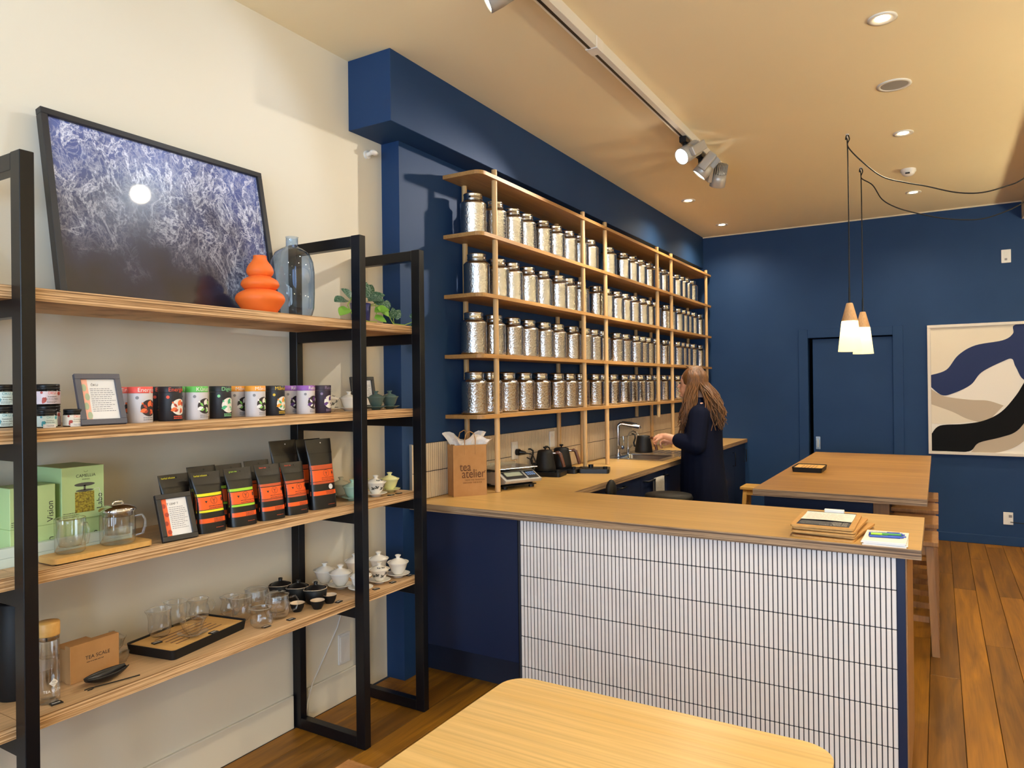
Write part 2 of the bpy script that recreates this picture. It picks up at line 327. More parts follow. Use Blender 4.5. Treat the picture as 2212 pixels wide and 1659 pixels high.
def strips(poly, step=.004):
    """cut a polygon into narrow vertical strips so that it can follow a curved face"""
    us = [p[0] for p in poly]; a = min(us); out = []
    def clip(pl, u, keep):
        r = []
        for i in range(len(pl)):
            p, q = pl[i], pl[(i+1) % len(pl)]; pi, qi = keep*(p[0]-u) >= 0, keep*(q[0]-u) >= 0
            if pi: r.append(p)
            if pi != qi: t = (u-p[0])/(q[0]-p[0]); r.append((u, p[1]+t*(q[1]-p[1])))
        return r
    while a < max(us)-1e-9:
        q = clip(clip(poly, a, 1), a+step, -1)
        if len(q) > 2: out.append(q)
        a += step
    return out

# lettering: every string is turned into a flat mesh once
TXT = {}
def prepare(strings):
    os_ = []
    for t in strings:
        c = bpy.data.curves.new('lettering', 'FONT'); c.body = t; c.size = 1; c.resolution_u = 3; c.align_x = 'CENTER'; c.fill_mode = 'FRONT'
        o = bpy.data.objects.new('lettering', c); COL.objects.link(o); os_.append((t, o, c))
    dg = bpy.context.evaluated_depsgraph_get()
    for t, o, c in os_:
        me = o.evaluated_get(dg).to_mesh()
        TXT[t] = ([(v_.co.x, v_.co.y) for v_ in me.vertices], [tuple(p.vertices) for p in me.polygons]); o.evaluated_get(dg).to_mesh_clear()
        bpy.data.objects.remove(o); bpy.data.curves.remove(c)
prepare(['Energise', 'Kūnatu', 'Digest', 'Mānuka', 'Relax', 'ŌKU', 'Kawakawa', '& Arnica Balm', 'TESTER', 'CAMELLIA', 'SINENSIS', 'Labo', 'Vision', 'TEA SCALE', 'TEA TOTAL', 'TEA', 'TOTAL', 'T', 'tea', 'atelier',
         'TASTE THE TRADITION', 'DISCOVER THE ELIXIR', 'herbal infusion', 'green tea', 'black tea', 'T LEAF T', 'GAIWAN', 'White Tea', 'Oolong Tea', 'Green Tea', 'Black Tea', 'Herbal & Botanical'])
def text(g, s, size, fn, u=0., v=0., rot=0., mi=0, align=0., sx=1.):
    vs, fs = TXT[s]; c, s_ = math.cos(rot), math.sin(rot)
    if align: w = max(p[0] for p in vs); off = -w*align
    else: off = 0.
    g.add([fn(u+((x+off)*sx*c-y*s_)*size, v+((x+off)*sx*s_+y*c)*size) for x, y in vs], fs, mi); return g
def front(x): return lambda u, v: (x, u, v)            # a face looking along +x: u runs along y
def curved(R): return lambda u, v: (R*math.cos(u/R), R*math.sin(u/R), v)
def lines(g, fn, u0, u1, v1, n, dv, h, mi=0, seed=1):
    """rows of print too small to read"""
    rn = random.Random(seed)
    for i in range(n):
        u = u0; e = u1-(u1-u0)*rn.random()*.25; v_ = v1-i*dv
        while u < e:
            w = (u1-u0)*(.05+.1*rn.random()); g.plate([rect(u, min(e, u+w), v_-h, v_)], fn, mi); u += w+(u1-u0)*.025
    return g

def remesh(g, name, mats, parent, voxel, smooth=4):
    o = g.obj(name, mats, parent); m_ = o.modifiers.new('r', 'REMESH'); m_.mode = 'VOXEL'; m_.voxel_size = voxel
    sm = o.modifiers.new('s', 'SMOOTH'); sm.iterations = smooth; sm.factor = .5
    dg = bpy.context.evaluated_depsgraph_get(); me = bpy.data.meshes.new_from_object(o.evaluated_get(dg)); o.modifiers.clear(); o.data = me
    me.polygons.foreach_set('use_smooth', [True]*len(me.polygons)); return o

# ------------------------------------------------------------------ the setting
XW, YB, ZC, XB = -2.6, 8.24, 3.263, -2.478
XR, YF = 3.3, -2.7
fl = struct('floor', G().box(XW-.1, XR+.1, YF-.1, YB+.4, -.06, -.014), 'black_void')
pitch_, y0 = .1405, YF
meshes = {}
nx = int((XR-XW)/pitch_)+1; rp = random.Random(3)
for i in range(nx):
    xa = XW+.016+i*pitch_; xb = min(xa+pitch_, XR); y = YF-rp.random()*1.5
    while y < YB:
        L_ = rp.choice((1.8, 2.4, 3.0)); ya, yb = max(y, YF), min(y+L_, YB); y += L_
        if yb-ya < .05: continue
        key = (round(xb-xa, 3), round(yb-ya, 2))
        if key not in meshes: meshes[key] = G().box(.0012, xb-xa-.0012, .0008, yb-ya-.0008, -.018, 0, .0012).mesh('plank', 'floor_wood')
        share('plank', meshes[key], fl, (xa, ya, rp.random()*-.0008))
struct('ceiling', G().box(XW-.1, XR+.1, YF-.1, YB+.1, ZC, ZC+.1), 'ceiling_paint')
struct('wall_left', G().box(XW-.12, XW, YF-.1, YB+.1, 0, ZC), 'cream_wall')
struct('wall_left_lining', G().box(XW, XB, 2.995, YB, 0, 2.903), 'navy_wall')
struct('soffit', G().box(XW, -2.318, 2.743, YB, 2.903, ZC, .002), 'navy_wall')
struct('wall_right', G().box(XR, XR+.12, YF-.1, YB+.1, 0, ZC), 'cream_wall')
dx0, dx1, dz = -1.199, -.393, 2.048
struct('wall_back', G().box(XW-.1, dx0, YB, YB+.12, 0, ZC).box(dx1, XR+.1, YB, YB+.12, 0, ZC).box(dx0, dx1, YB, YB+.12, dz, ZC), 'navy_wall')
struct('room_beyond', G().box(dx0-.3, dx1+.3, YB+.4, YB+.45, 0, 2.4).box(dx0-.3, dx0-.25, YB+.12, YB+.4, 0, 2.4).box(dx1+.25, dx1+.3, YB+.12, YB+.4, 0, 2.4).box(dx0-.3, dx1+.3, YB+.12, YB+.45, 2.4, 2.45), 'black_void')
dr = thing('door_1', None, None, (0, 0, 0)); dr['kind'] = 'structure'
G().box(dx0+.044, dx1+.02, YB+.018, YB+.055, .01, dz-.012, .002).obj('door_panel', 'navy_wall', dr)
G().box(dx0-.094, dx0, YB-.014, YB+.002, 0, dz+.094, .003).obj('casing', 'navy_wall', dr)
G().box(dx1, dx1+.094, YB-.014, YB+.002, 0, dz+.094, .003).obj('casing', 'navy_wall', dr)
G().box(dx0, dx1, YB-.014, YB+.002, dz, dz+.094, .003).obj('casing', 'navy_wall', dr)
h_ = G().box(-1.134, -1.087, YB+.012, YB+.019, .856, .993, .002).obj('handle', 'steel', dr); G().box(-1.119, -1.102, YB+.009, YB+.013, .88, .97).obj('finger_pull', 'silver_paint', h_)
struct('baseboard_back', G().box(dx1+.094, XR, YB-.016, YB, 0, .086, .003), 'navy_wall')
bb = G()
for a, b in ((YF, .955), (1.075, 2.325), (2.412, 2.742)): bb.box(XW, XW+.016, a, b, 0, .152, .003)
struct('baseboard_left', bb, 'cream_wall')
struct('trim_1', G().box(.693, 1.15, YF, YB, 3.089, ZC, .003), 'beam_cream')
struct('trim_2', G().box(-2.318, XR, YB-.008, YB, ZC-.012, ZC), 'beam_cream')
# shop front behind the camera: two wide windows and a glazed door
g = G(); op = [(-2.2, -.1, .55, 2.75), (.1, 1.0, .02, 2.75), (1.2, 3.0, .55, 2.75)]
xs = XW-.1
for (a, b, c, d) in op:
    g.box(xs, a, YF-.12, YF, 0, ZC); g.box(a, b, YF-.12, YF, 0, c); g.box(a, b, YF-.12, YF, d, ZC); xs = b
g.box(xs, XR+.1, YF-.12, YF, 0, ZC); struct('wall_front', g, 'cream_wall')
for i, (a, b, c, d) in enumerate(op):
    w_ = thing(('window_1', 'door_2', 'window_2')[i], None, None); w_['kind'] = 'structure'
    G().box(a, a+.06, YF-.09, YF-.03, c, d).box(b-.06, b, YF-.09, YF-.03, c, d).box(a+.06, b-.06, YF-.09, YF-.03, c, c+.07).box(a+.06, b-.06, YF-.09, YF-.03, d-.06, d).obj('window_frame', 'window_frame', w_)
    n_ = 1 if i == 1 else 2; wd = (b-a-.12)/n_
    for j in range(n_): G().box(a+.06+j*wd+.01, a+.06+(j+1)*wd-.01, YF-.064, YF-.058, c+.07, d-.06).obj('pane', 'window_glass', w_)
    p_ = bpy.data.lights.new('daylight_portal', 'AREA'); p_.shape = 'RECTANGLE'; p_.size = b-a; p_.size_y = d-c; p_.cycles.is_portal = True
    o = bpy.data.objects.new('daylight_portal', p_); COL.objects.link(o); o.location = ((a+b)/2, YF-.13, (c+d)/2); o.rotation_euler = (-PI/2, 0, 0); o.rotation_euler = Vector((0, 1, 0)).to_track_quat('-Z', 'Z').to_euler()
# ------------------------------------------------------------------ lamps
dl = None
def downlight(x, y, label, e=E_DOWN, group='recessed ceiling downlights'):
    global dl
    if dl is None:
        dl = thing('downlight', label, 'light', (x, y, ZC), 0, group)
        G().lathe([(.062, 0), (.064, -.006), (.05, -.007), (.034, -.002)], 28).obj('rim', 'white_paint', dl)
        G().lathe([(.032, -.003), (.02, -.006), (.001, -.007)], 24).obj('lens', 'lens_warm', dl)
        o = dl
    else:
        o = copy_tree(dl); o.location = (x, y, ZC); o['label'] = label
    spot('downlight_beam', (x, y, ZC-.012), (x, y, 0), e, WARM, 150, .9, .04)
    return o
downlight(-.203, 3.734, 'round recessed downlight nearest the camera, brightest in the ceiling')
downlight(-.184, 5.536, 'recessed downlight between the round speaker and the smoke detector')
downlight(-.17, 7.325, 'recessed downlight above the looping pendant cords by the back wall')
downlight(-1.955, 6.488, 'recessed downlight just beyond the track spotlights')
downlight(-1.955, 7.676, 'recessed downlight in the far corner above the tea shelves')
for i, (x, y) in enumerate(((-.2, 1.93), (-.2, .13), (-.2, -1.67), (1.95, 7.3), (1.95, 5.5), (1.95, 3.7), (1.95, 1.9), (1.95, .1))): downlight(x, y, 'recessed ceiling downlight outside the view, ' + ('beside the camera', 'above the camera', 'behind the camera', 'by the far right corner', 'right of the bar table', 'right of the counter', 'right of the foreground table', 'by the shop window')[i], E_DOWN*(1, .55, .4, 1, 1, 1, .8, .5)[i])
t = thing('ceiling_speaker', 'round flush ceiling speaker with pale grey grille between two downlights', 'speaker', (-.196, 4.608, ZC))
G().lathe([(.088, 0), (.09, -.006), (.072, -.007), (.068, -.003)], 32).obj('rim', 'white_paint', t); G().lathe([(.069, -.004), (.03, -.006), (.001, -.006)], 28).obj('grille', 'silver_paint', t)
t = thing('smoke_detector', 'white round smoke detector on ceiling above the pendant cords', 'smoke detector', (-.185, 6.516, ZC))
G().lathe([(.055, 0), (.056, -.018), (.05, -.024)], 28).obj('base', 'white_plastic', t); G().lathe([(.05, -.022), (.044, -.038), (.028, -.05), (.001, -.052)], 28).obj('cap', 'white_plastic', t)
G().box(-.02, .012, -.052, -.04, -.044, -.034).obj('vent', 'black_plastic', t)

t = thing('lighting_track', 'long white ceiling lighting track with a black slot', 'track', (0, 0, 0))
G().box(-1.452, -1.394, YF+1.2, 3.18, 3.206, ZC, .002).obj('rail', 'white_paint', t); G().box(-1.452, -1.394, 3.24, 5.62, 3.206, ZC, .002).obj('rail', 'white_paint', t)
G().box(-1.455, -1.391, 3.17, 3.25, 3.203, ZC, .003).obj('connector', 'white_plastic', t)
G().box(-1.438, -1.424, YF+1.25, 5.6, 3.2045, 3.2075).obj('slot', 'black_plastic', t)
def head(loc, d, label, e, colr, ang, lens='lens_white'):
    d = Vector(d).normalized(); up = Vector((0, 0, 1)); s_ = d.cross(up).normalized(); u2 = s_.cross(d)
    R = Matrix((s_, u2, -d)).transposed().to_4x4()          # local -z is the beam
    T = Matrix.Translation(loc); o = thing('track_spotlight', label, 'spotlight', (0, 0, 0), 0, 'spotlights on the ceiling track'); mt = T @ R
    G().box(-1.446, -1.40, loc[1]-.05, loc[1]+.05, 3.165, 3.2045, .003).cyl((-1.423, loc[1], 3.17), (-1.423, loc[1], 3.13), .016).obj('adapter', 'black_plastic', o)
    G().box(-.085, -.055, -.03, .03, -.04, .09, .004).xf(mt).obj('driver_box', 'silver_paint', o)
    G().lathe([(.03, .02), (.052, .018), (.056, -.02), (.056, -.072), (.052, -.074), (.049, -.066)], 28).xf(mt).obj('body', 'silver_paint', o)
    g = G()
    for i in range(9): x = -.044+i*.011; w = math.sqrt(max(.0004, .052**2-x*x)); g.box(x-.0016, x+.0016, -w, w, .015, .09)
    g.xf(mt).obj('cooling_fins', 'silver_paint', o)
    G().lathe([(.05, -.066), (.03, -.069), (.001, -.07)], 24).xf(mt).obj('lens', lens, o)
    p = Vector(loc)+d*.08; spot('spot_beam', p, p+d, e, colr, ang, .5, .03)
    return o
head((-1.40, 4.66, 3.105), (-.42, -.74, -.52), 'silver track spotlight whose lit lens faces the camera', E_TRACK, NEUT, 70)
head((-1.385, 5.02, 3.10), (-.62, -.12, -.72), 'middle silver track spotlight showing its cooling fins', E_TRACK, NEUT, 75)
head((-1.36, 5.27, 3.09), (-.30, .42, -.85), 'farthest silver track spotlight at the end of the track', E_TRACK, NEUT, 75)
head((-1.43, 2.36, 3.11), (-.80, -.42, -.46), 'track spotlight cut off by the top edge, aimed at the sea picture', E_COOL, COOL, 85, 'lens_warm')
head((-1.43, .55, 3.11), (-.80, .25, -.5), 'track spotlight outside the view', E_COOL*.8, COOL, 85)

def pendant(x, y, zb, label, cordpts):
    o = thing('pendant_lamp', label, 'pendant lamp', (x, y, zb), 0, 'pair of pendant lamps over the bar table')
    H_ = ZC-zb
    sh = G(); n = 28
    sh.lathe([(.075, 0), (.052, .205), (.049, .208), (.02, .21)], n).lathe([(.073, .001), (.050, .2)], n).obj('shade', 'lamp_shade', o)
    G().lathe([(.001, .206), (.05, .207), (.0505, .212), (.021, .326), (.018, .33), (.001, .331)], 24).obj('wooden_neck', 'lamp_wood', o)
    G().cyl((0, 0, .33), (0, 0, .437), .006, n=10).obj('rod', 'black_steel', o)
    G().cyl((0, 0, H_-.03), (0, 0, H_), .003, n=8).lathe([(.012, H_), (.012, H_-.004), (.001, H_-.005)], 12).obj('ceiling_hook', 'white_paint', o)
    tp = H_-.055
    loop = [(0, 0, .437), (.002, 0, tp*.6), (0, 0, tp-.02), (-.01, 0, tp+.02), (-.006, 0, tp+.045), (.004, 0, tp+.047), (.012, 0, tp+.02), (.003, 0, tp-.03)]
    pts = loop+[(a-x, 0, b-zb) for a, b in cordpts]
    cv = []
    for i in range(len(pts)-1):                           # Catmull-Rom through the points
        p0, p1, p2, p3 = [Vector(pts[max(0, min(len(pts)-1, i+q))]) for q in (-1, 0, 1, 2)]
        for q in range(6):
            s_ = q/6; cv.append(.5*((2*p1)+(p2-p0)*s_+(2*p0-5*p1+4*p2-p3)*s_*s_+(3*p1-p0-3*p2+p3)*s_**3))
    cv.append(Vector(pts[-1])); G().tube(cv, .0042, 6).obj('cord', 'cord_black', o)
    l = bpy.data.lights.new('bulb', 'POINT'); l.energy = E_PEND; l.color = (1, .82, .5); l.shadow_soft_size = .03
    b = bpy.data.objects.new('bulb', l); COL.objects.link(b); b.location = (x, y, zb+.15)
    G().ell((0, 0, .15), (.026, .026, .034)).obj('bulb', 'lens_warm', o)
pendant(-.512, 5.359, 1.783, 'nearer glowing pendant lamp with wooden neck over the bar table', [(-.43, 3.069), (-.306, 2.943), (-.18, 2.885), (-.054, 2.84), (.11, 2.775), (.247, 2.753), (.38, 2.775), (.465, 2.808), (.66, 2.95), (.9, 3.085)])
pendant(-.503, 6.248, 1.795, 'farther glowing pendant lamp with wooden neck, partly hidden behind the nearer one', [(-.422, 3.111), (-.359, 2.993), (-.27, 2.92), (-.156, 2.865), (.05, 2.79), (.257, 2.755), (.4, 2.78), (.54, 2.841), (.72, 2.96), (.9, 3.085)])

def added_uplight(x, y, z, label):  # bowl lamp added out of view to brighten and warm the ceiling
    o = thing('added_uplight_bowl', label, 'pendant lamp', (x, y, z), 0, 'added uplighter bowls that brighten the ceiling')
    G().ell((0, 0, 0), (.12, .12, .12), 24, 14).obj('globe', 'added_uplight_glow', o); G().lathe([(.001, -.17), (.12, -.15), (.18, -.06), (.205, .07), (.2, .07), (.172, -.055), (.11, -.14), (.001, -.16)], 32).obj('bowl', 'white_paint', o); G().cyl((0, 0, .115), (0, 0, ZC-z), .004, n=6).obj('cord', 'cord_black', o)
for i, (x, y) in enumerate(((2.0, -.6), (2.0, 2.0), (2.0, 4.4), (2.0, 6.6))): added_uplight(x, y, 2.0, 'added white ceiling uplighter bowl beyond the right edge, ' + ('nearest the shop window', 'level with the foreground table', 'level with the counter', 'nearest the back wall')[i])

# ------------------------------------------------------------------ wall fittings
def plate(name, label, cat, loc, w, h, face, marks=()):
    o = thing(name, label, cat, loc)
    if face == 'y':
        G().box(-w/2, w/2, -.009, 0, -h/2, h/2, .002).obj('plate', 'white_plastic', o)
        for i, (a, b, c, d, m_) in enumerate(marks): G().box(a, b, -.012, -.008, c, d, .0008).obj('switch' if m_ == 'white_plastic' else 'socket_hole', m_, o)
    else:
        G().box(0, .009, -w/2, w/2, -h/2, h/2, .002).obj('plate', 'white_plastic', o)
        for i, (a, b, c, d, m_) in enumerate(marks): G().box(.008, .0115, a, b, c, d, .0008).obj('switch' if m_ == 'white_plastic' else 'socket_hole', m_, o)
    return o
plate('light_switch', 'white rectangular light switch high on the navy back wall', 'light switch', (.568, YB, 2.751), .077, .125, 'y', ((-.015, .012, .01, .035, 'white_plastic'), (-.012, .008, -.04, -.02, 'ink_grey')))
o = plate('power_outlet', 'white power outlet low on the navy back wall beneath the painting', 'power outlet', (.558, YB, .26), .078, .118, 'y', ((-.03, -.01, .02, .04, 'white_plastic'), (.004, .03, .01, .035, 'ink_grey'), (.0, .024, -.045, -.02, 'white_plastic')))
G().tube([(.016, -.02, -.03), (.05, -.035, -.032), (.15, -.02, -.036), (.5, -.015, -.03)], .004, 6).obj('cable', 'cord_black', o)
plate('blank_wall_plate', 'flat white blank plate low on the cream wall behind the shelving', 'wall plate', (XW, 2.664, .262), .08, .15, 'x', ((-.03, .03, -.062, .062, 'white_plastic'),))
o = thing('motion_sensor', 'small white motion sensor on the cream wall under the navy soffit', 'sensor', (XW, 2.875, 2.815))
G().cyl((0, 0, 0), (.012, 0, 0), .022).obj('base', 'white_plastic', o); G().cyl((.01, 0, 0), (.045, -.005, .004), .011).ell((.045, .012, .008), (.014, .03, .014)).obj('sensor_head', 'white_plastic', o)
tag(G().tube([(XW+.004, 2.7, .56), (XW+.004, 2.62, .38), (XW+.004, 2.45, .16), (XW+.018, 2.43, .15), (XW+.018, 2.408, .102), (XW+.018, 2.39, .01)], .0035, 6).obj('wall_cable', 'white_plastic'), 'thin white cable running down the cream wall to the baseboard', 'cable')
# abstract painting on the back wall
a = thing('abstract_painting', 'large framed abstract painting with navy, black, taupe and cream waves', 'painting', (-.088, YB, .853))
Wp, Hp = 1.25, 1.272
g = G(); fw, fd = .028, .045
g.box(0, Wp, -fd, 0, 0, fw, .002).box(0, Wp, -fd, 0, Hp-fw, Hp, .002).box(0, fw, -fd, 0, fw, Hp-fw, .002).box(Wp-fw, Wp, -fd, 0, fw, Hp-fw, .002); g.obj('frame', 'pale_frame', a)
G().box(fw, Wp-fw, -.025, -.008, fw, Hp-fw).obj('canvas', 'paint_white', a)
def curve(pts, n=6):
    out = []
    for i in range(len(pts)-1):
        p0, p1, p2, p3 = [Vector(pts[max(0, min(len(pts)-1, i+q))]) for q in (-1, 0, 1, 2)]
        for q in range(n): s_ = q/n; v_ = .5*((2*p1)+(p2-p0)*s_+(2*p0-5*p1+4*p2-p3)*s_*s_+(3*p1-p0-3*p2+p3)*s_**3); out.append((v_.x, v_.y))
    out.append(tuple(pts[-1])); return out
def area(lo, hi, m_, y, name):                            # a painted field between two edges, 1.2 mm proud
    lo, hi = curve(lo), curve(hi); poly = lo+hi[::-1]
    G().prism(poly, y, -.026, plane='xz').obj(name, m_, a)
I = fw+.001; J = Wp-fw-.001; B_ = fw+.001; Tt = Hp-fw-.001
area([(I, .78), (.16, .83), (.26, .97), (.4, 1.06), (.62, 1.1), (.70, 1.16), (.72, Tt)], [(I, Tt), (.3, Tt), (.71, Tt), (.72, Tt)], 'paint_cream', -.0272, 'cream_field')
area([(I, .66), (.12, .58), (.22, .6), (.36, .68), (.45, .8), (.62, .9), (.69, .92), (.72, .84), (.80, .72), (1.0, .9), (J, 1.0)], [(I, .78), (.16, .83), (.26, .97), (.4, 1.06), (.62, 1.1), (.70, 1.16), (.72, Tt), (.95, Tt), (J, Tt)], 'paint_navy', -.0276, 'navy_wave')
area([(I, .49), (.2, .42), (.34, .345), (.48, .33), (.62, .48)], [(I, .64), (.14, .57), (.35, .535), (.5, .525), (.64, .47)], 'paint_taupe', -.0276, 'taupe_wave')
area([(I, .3), (.2, .3), (.4, .33), (.46, .335)], [(I, .49), (.2, .42), (.34, .345), (.46, .335)], 'paint_cream', -.0268, 'cream_field')
area([(I, B_), (.15, B_), (.34, .035), (.42, .12), (.6, .18), (.72, .24), (.84, .4), (1.05, .6), (J, .8)], [(I, .2), (.1, .28), (.3, .3), (.46, .335), (.6, .42), (.72, .58), (.82, .76), (1.0, .95), (J, 1.06)], 'paint_black', -.0284, 'black_wave')
area([(.35, B_), (.55, B_), (.72, .1), (.86, .24), (1.0, .36), (J, .5)], [(.36, .035), (.42, .12), (.6, .18), (.72, .24), (.84, .4), (1.05, .6), (J, .8)], 'paint_taupe', -.0272, 'taupe_wave')

# ------------------------------------------------------------------ black steel shelving on the left
ZS = (1.875, 1.472, 1.068, .654); TH = .038; FY = ((-.39, -.352), (.993, 1.031), (2.333, 2.371), (2.749, 2.787)); XF0, XF1 = -2.206, -2.155
sh = thing('display_shelving', 'black steel framed display shelving with four plywood boards along the cream wall', 'shelving', (0, 0, 0))
for ya, yb in FY:
    fr = G().box(XF0, XF1, ya, yb, 0, 2.245, .0015).obj('front_post', 'black_steel', sh)
    G().box(-2.6+.001, -2.55, ya, yb, 0, 2.245, .0015).obj('back_post', 'black_steel', sh)
    G().box(-2.55, XF0, ya, yb, 2.195, 2.243, .0015).obj('top_bar', 'black_steel', sh); G().box(-2.55, XF0, ya, yb, .001, .05, .0015).obj('floor_bar', 'black_steel', sh)
    for z in ZS: G().box(-2.55, XF0, ya+.002, yb-.002, z-TH-.05, z-TH, .0015).obj('crossbar', 'black_steel', sh)
for z in ZS:
    for (ya, yb) in ((-.388, 1.008), (1.010, 2.350), (2.352, 2.768)):
        G().box(-2.549, XF0-.0005, ya, yb, z-TH, z, 0, 1, 0).obj('board', ['ply_shelf', 'ply_edge'], sh)

# ------------------------------------------------------------------ tea jar shelves
ZJ = (2.79, 2.44, 2.09, 1.74, 1.39); TJ = .022; XS0, XS1 = -2.477, -2.215
secs = ((3.39, 5.088, 3.58, 4.80), (5.092, 6.738, 5.21, 6.42), (6.742, 8.225, 6.83, 8.06))
for i, (a, b, p, q) in enumerate(secs):
    o = thing('tea_shelf', ('nearest bay of the oak wall shelf holding the steel tea jars', 'middle bay of the oak wall shelf holding steel tea jars', 'farthest bay of the oak wall shelf in the navy corner')[i], 'shelf', (0, 0, 0), 0, 'three bays of the tea jar shelf')
    for z in ZJ:
        r = .055; poly = [(XS0, a+.004), (XS1-.09, a+.004 if i == 0 else a)]
        if i == 0: poly = [(XS0, a), (XS1-r*1.4, a)]+[(XS1-r+r*math.sin(t_), a+r-r*math.cos(t_)) for t_ in [PI/2*k_/6 for k_ in range(7)]][1:]
        else: poly = [(XS0, a), (XS1, a)]
        if i == 2: poly += [(XS1-r+r*math.cos(t_), b-r+r*math.sin(t_)) for t_ in [PI/2*k_/6 for k_ in range(7)]]+[(XS0, b)]
        else: poly += [(XS1, b), (XS0, b)]
        G().prism(poly, z, z+TJ).obj('shelf_board', 'oak_shelf', o)
    for j, y in enumerate((p, q)):
        for x in (-2.24, -2.455):
            zb = 1.27 if (i == 1 and j == 1) else (.952 if x > -2.3 or True else .952)
            G().cyl((x, y, zb), (x, y, 2.853), .0165, n=14).obj('post', 'post_wood', o)
jar = thing('tea_jar', 'x', 'jar')
G().lathe([(.001, .002), (.07, .002), (.0765, .006), (.0775, .012), (.0775, .178), (.0785, .181), (.0785, .186), (.0765, .19), (.066, .2), (.056, .207), (.053, .21), (.053, .222)], 36).obj('body', 'hammered_steel', jar)
G().lathe([(.0535, .211), (.0565, .212), (.0575, .216), (.0555, .219), (.0555, .238), (.0575, .242), (.056, .246), (.045, .251), (.02, .254), (.001, .255)], 32).obj('lid', 'polished_steel', jar)
ROWS = ([3.513, 3.745, 3.953, 4.124, 4.354, 4.549, 4.754, 4.954, 5.139, 5.507, 5.815, 6.02, 6.227, 6.447, 6.646, 6.881, 7.055, 7.287, 7.46, 7.623, 7.826],
        [3.543, 3.766, 3.938, 4.14, 4.346, 4.582, 4.746, 4.952, 5.25, 5.445, 5.66, 5.845, 6.052, 6.268, 6.435, 6.615, 6.929, 7.087, 7.332, 7.506, 7.664, 7.86, 8.12],
        [3.503, 3.718, 3.94, 4.139, 4.36, 4.563, 4.804, 5.015, 5.196, 5.364, 5.651, 5.843, 6.097, 6.256, 6.414, 6.629, 6.889, 7.055, 7.303, 7.462, 7.62, 7.841, 8.128],
        [3.503, 3.675, 3.866, 4.083, 4.303, 4.552, 4.746, 4.94, 5.21, 5.367, 5.565, 5.816, 6.001, 6.195, 6.425, 6.617, 6.862, 7.021, 7.284, 7.504, 8.108])
ORD = 'first second third fourth fifth sixth seventh eighth ninth tenth eleventh twelfth thirteenth fourteenth fifteenth sixteenth seventeenth eighteenth nineteenth twentieth twenty-first twenty-second twenty-third'.split()
RN = ('top', 'second', 'third', 'lowest')
first = True
for r, ys in enumerate(ROWS):
    for i, y in enumerate(ys):
        o = jar if first else copy_tree(jar); first = False
        o.location = (-2.3475, y, ZJ[r+1]+TJ); o.rotation_euler = (0, 0, random.random()*6)
        tag(o, 'hammered steel tea jar, %s from the left in the %s row of jars' % (ORD[i], RN[r]), 'jar', 'steel tea jars on the wall shelf')

# ------------------------------------------------------------------ counter
ZT, TW = .95, .038; CX0, CX1, CY0, CY1 = XB+.001, -.06, 3.05, 3.79; WX = -1.845
wt = tag(G().box(CX0, CX1, CY0, CY1, ZT-TW, ZT, 0, 1, 0).box(CX0, WX, CY1, 5.66, ZT-TW, ZT, 0, 1, 0).box(CX0, -2.40, 5.66, 6.06, ZT-TW, ZT, 0, 1, 0).box(-1.97, WX, 5.66, 6.06, ZT-TW, ZT, 0, 1, 0).box(CX0, WX, 6.06, YB-.002, ZT-TW, ZT, 0, 1, 0)
     .obj('worktop', ['ply_top', 'ply_edge_grey']), 'L-shaped plywood worktop running along the tiled counter and the wall', 'worktop')
cb = thing('service_counter', 'service counter front clad in narrow white finger tiles with navy panel', 'counter', (0, 0, 0))
TX0, TX1, TY = -1.797, -.143, 3.075
G().box(TX0-.012, TX1, TY+.0028, TY+.03, 0, ZT-TW).obj('grout_backing', 'grout', cb)
G().box(TX1, TX1+.029, TY-.004, 3.75, 0, ZT-TW, .001).obj('end_panel', 'navy_panel', cb); G().box(TX1+.029, TX1+.034, TY+.001, 3.748, 0, ZT-TW).obj('end_floor_reflection', 'stool_wood', cb)  # brown sheet puts the floor's reflection into the panel side's colour
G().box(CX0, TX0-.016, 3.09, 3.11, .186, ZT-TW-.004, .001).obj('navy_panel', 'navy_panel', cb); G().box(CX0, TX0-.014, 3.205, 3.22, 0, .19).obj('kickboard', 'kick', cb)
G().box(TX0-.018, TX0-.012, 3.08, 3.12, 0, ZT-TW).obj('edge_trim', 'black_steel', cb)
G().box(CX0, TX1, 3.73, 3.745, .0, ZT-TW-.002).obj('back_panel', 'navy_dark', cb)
NC, pc = 88, (TX1-TX0)/88; zr = [ZT-TW-.004, .7835, .633, .4825, .332, .1815, .031, 0]
tm = {}
rest = G()
for r in range(7):
    z1, z0 = zr[r]-.0018, zr[r+1]+.0018
    for c in range(NC):
        x0 = TX0+c*pc+.002; x1 = TX0+(c+1)*pc-.002; dy = random.random()*.001
        if r < 6 and c >= NC-50:
            if r not in tm: tm[r] = G().box(0, x1-x0, 0, .012, 0, z1-z0, .0015).mesh('tile', 'tile_white')
            share('tile', tm[r], cb, (x0, TY-dy, z0))
        elif z1-z0 > .005: rest.box(x0, x1, TY-dy, TY+.012, z0, z1, .0015)
o = rest.obj('tile_field', 'tile_white', cb); o['kind'] = 'stuff'
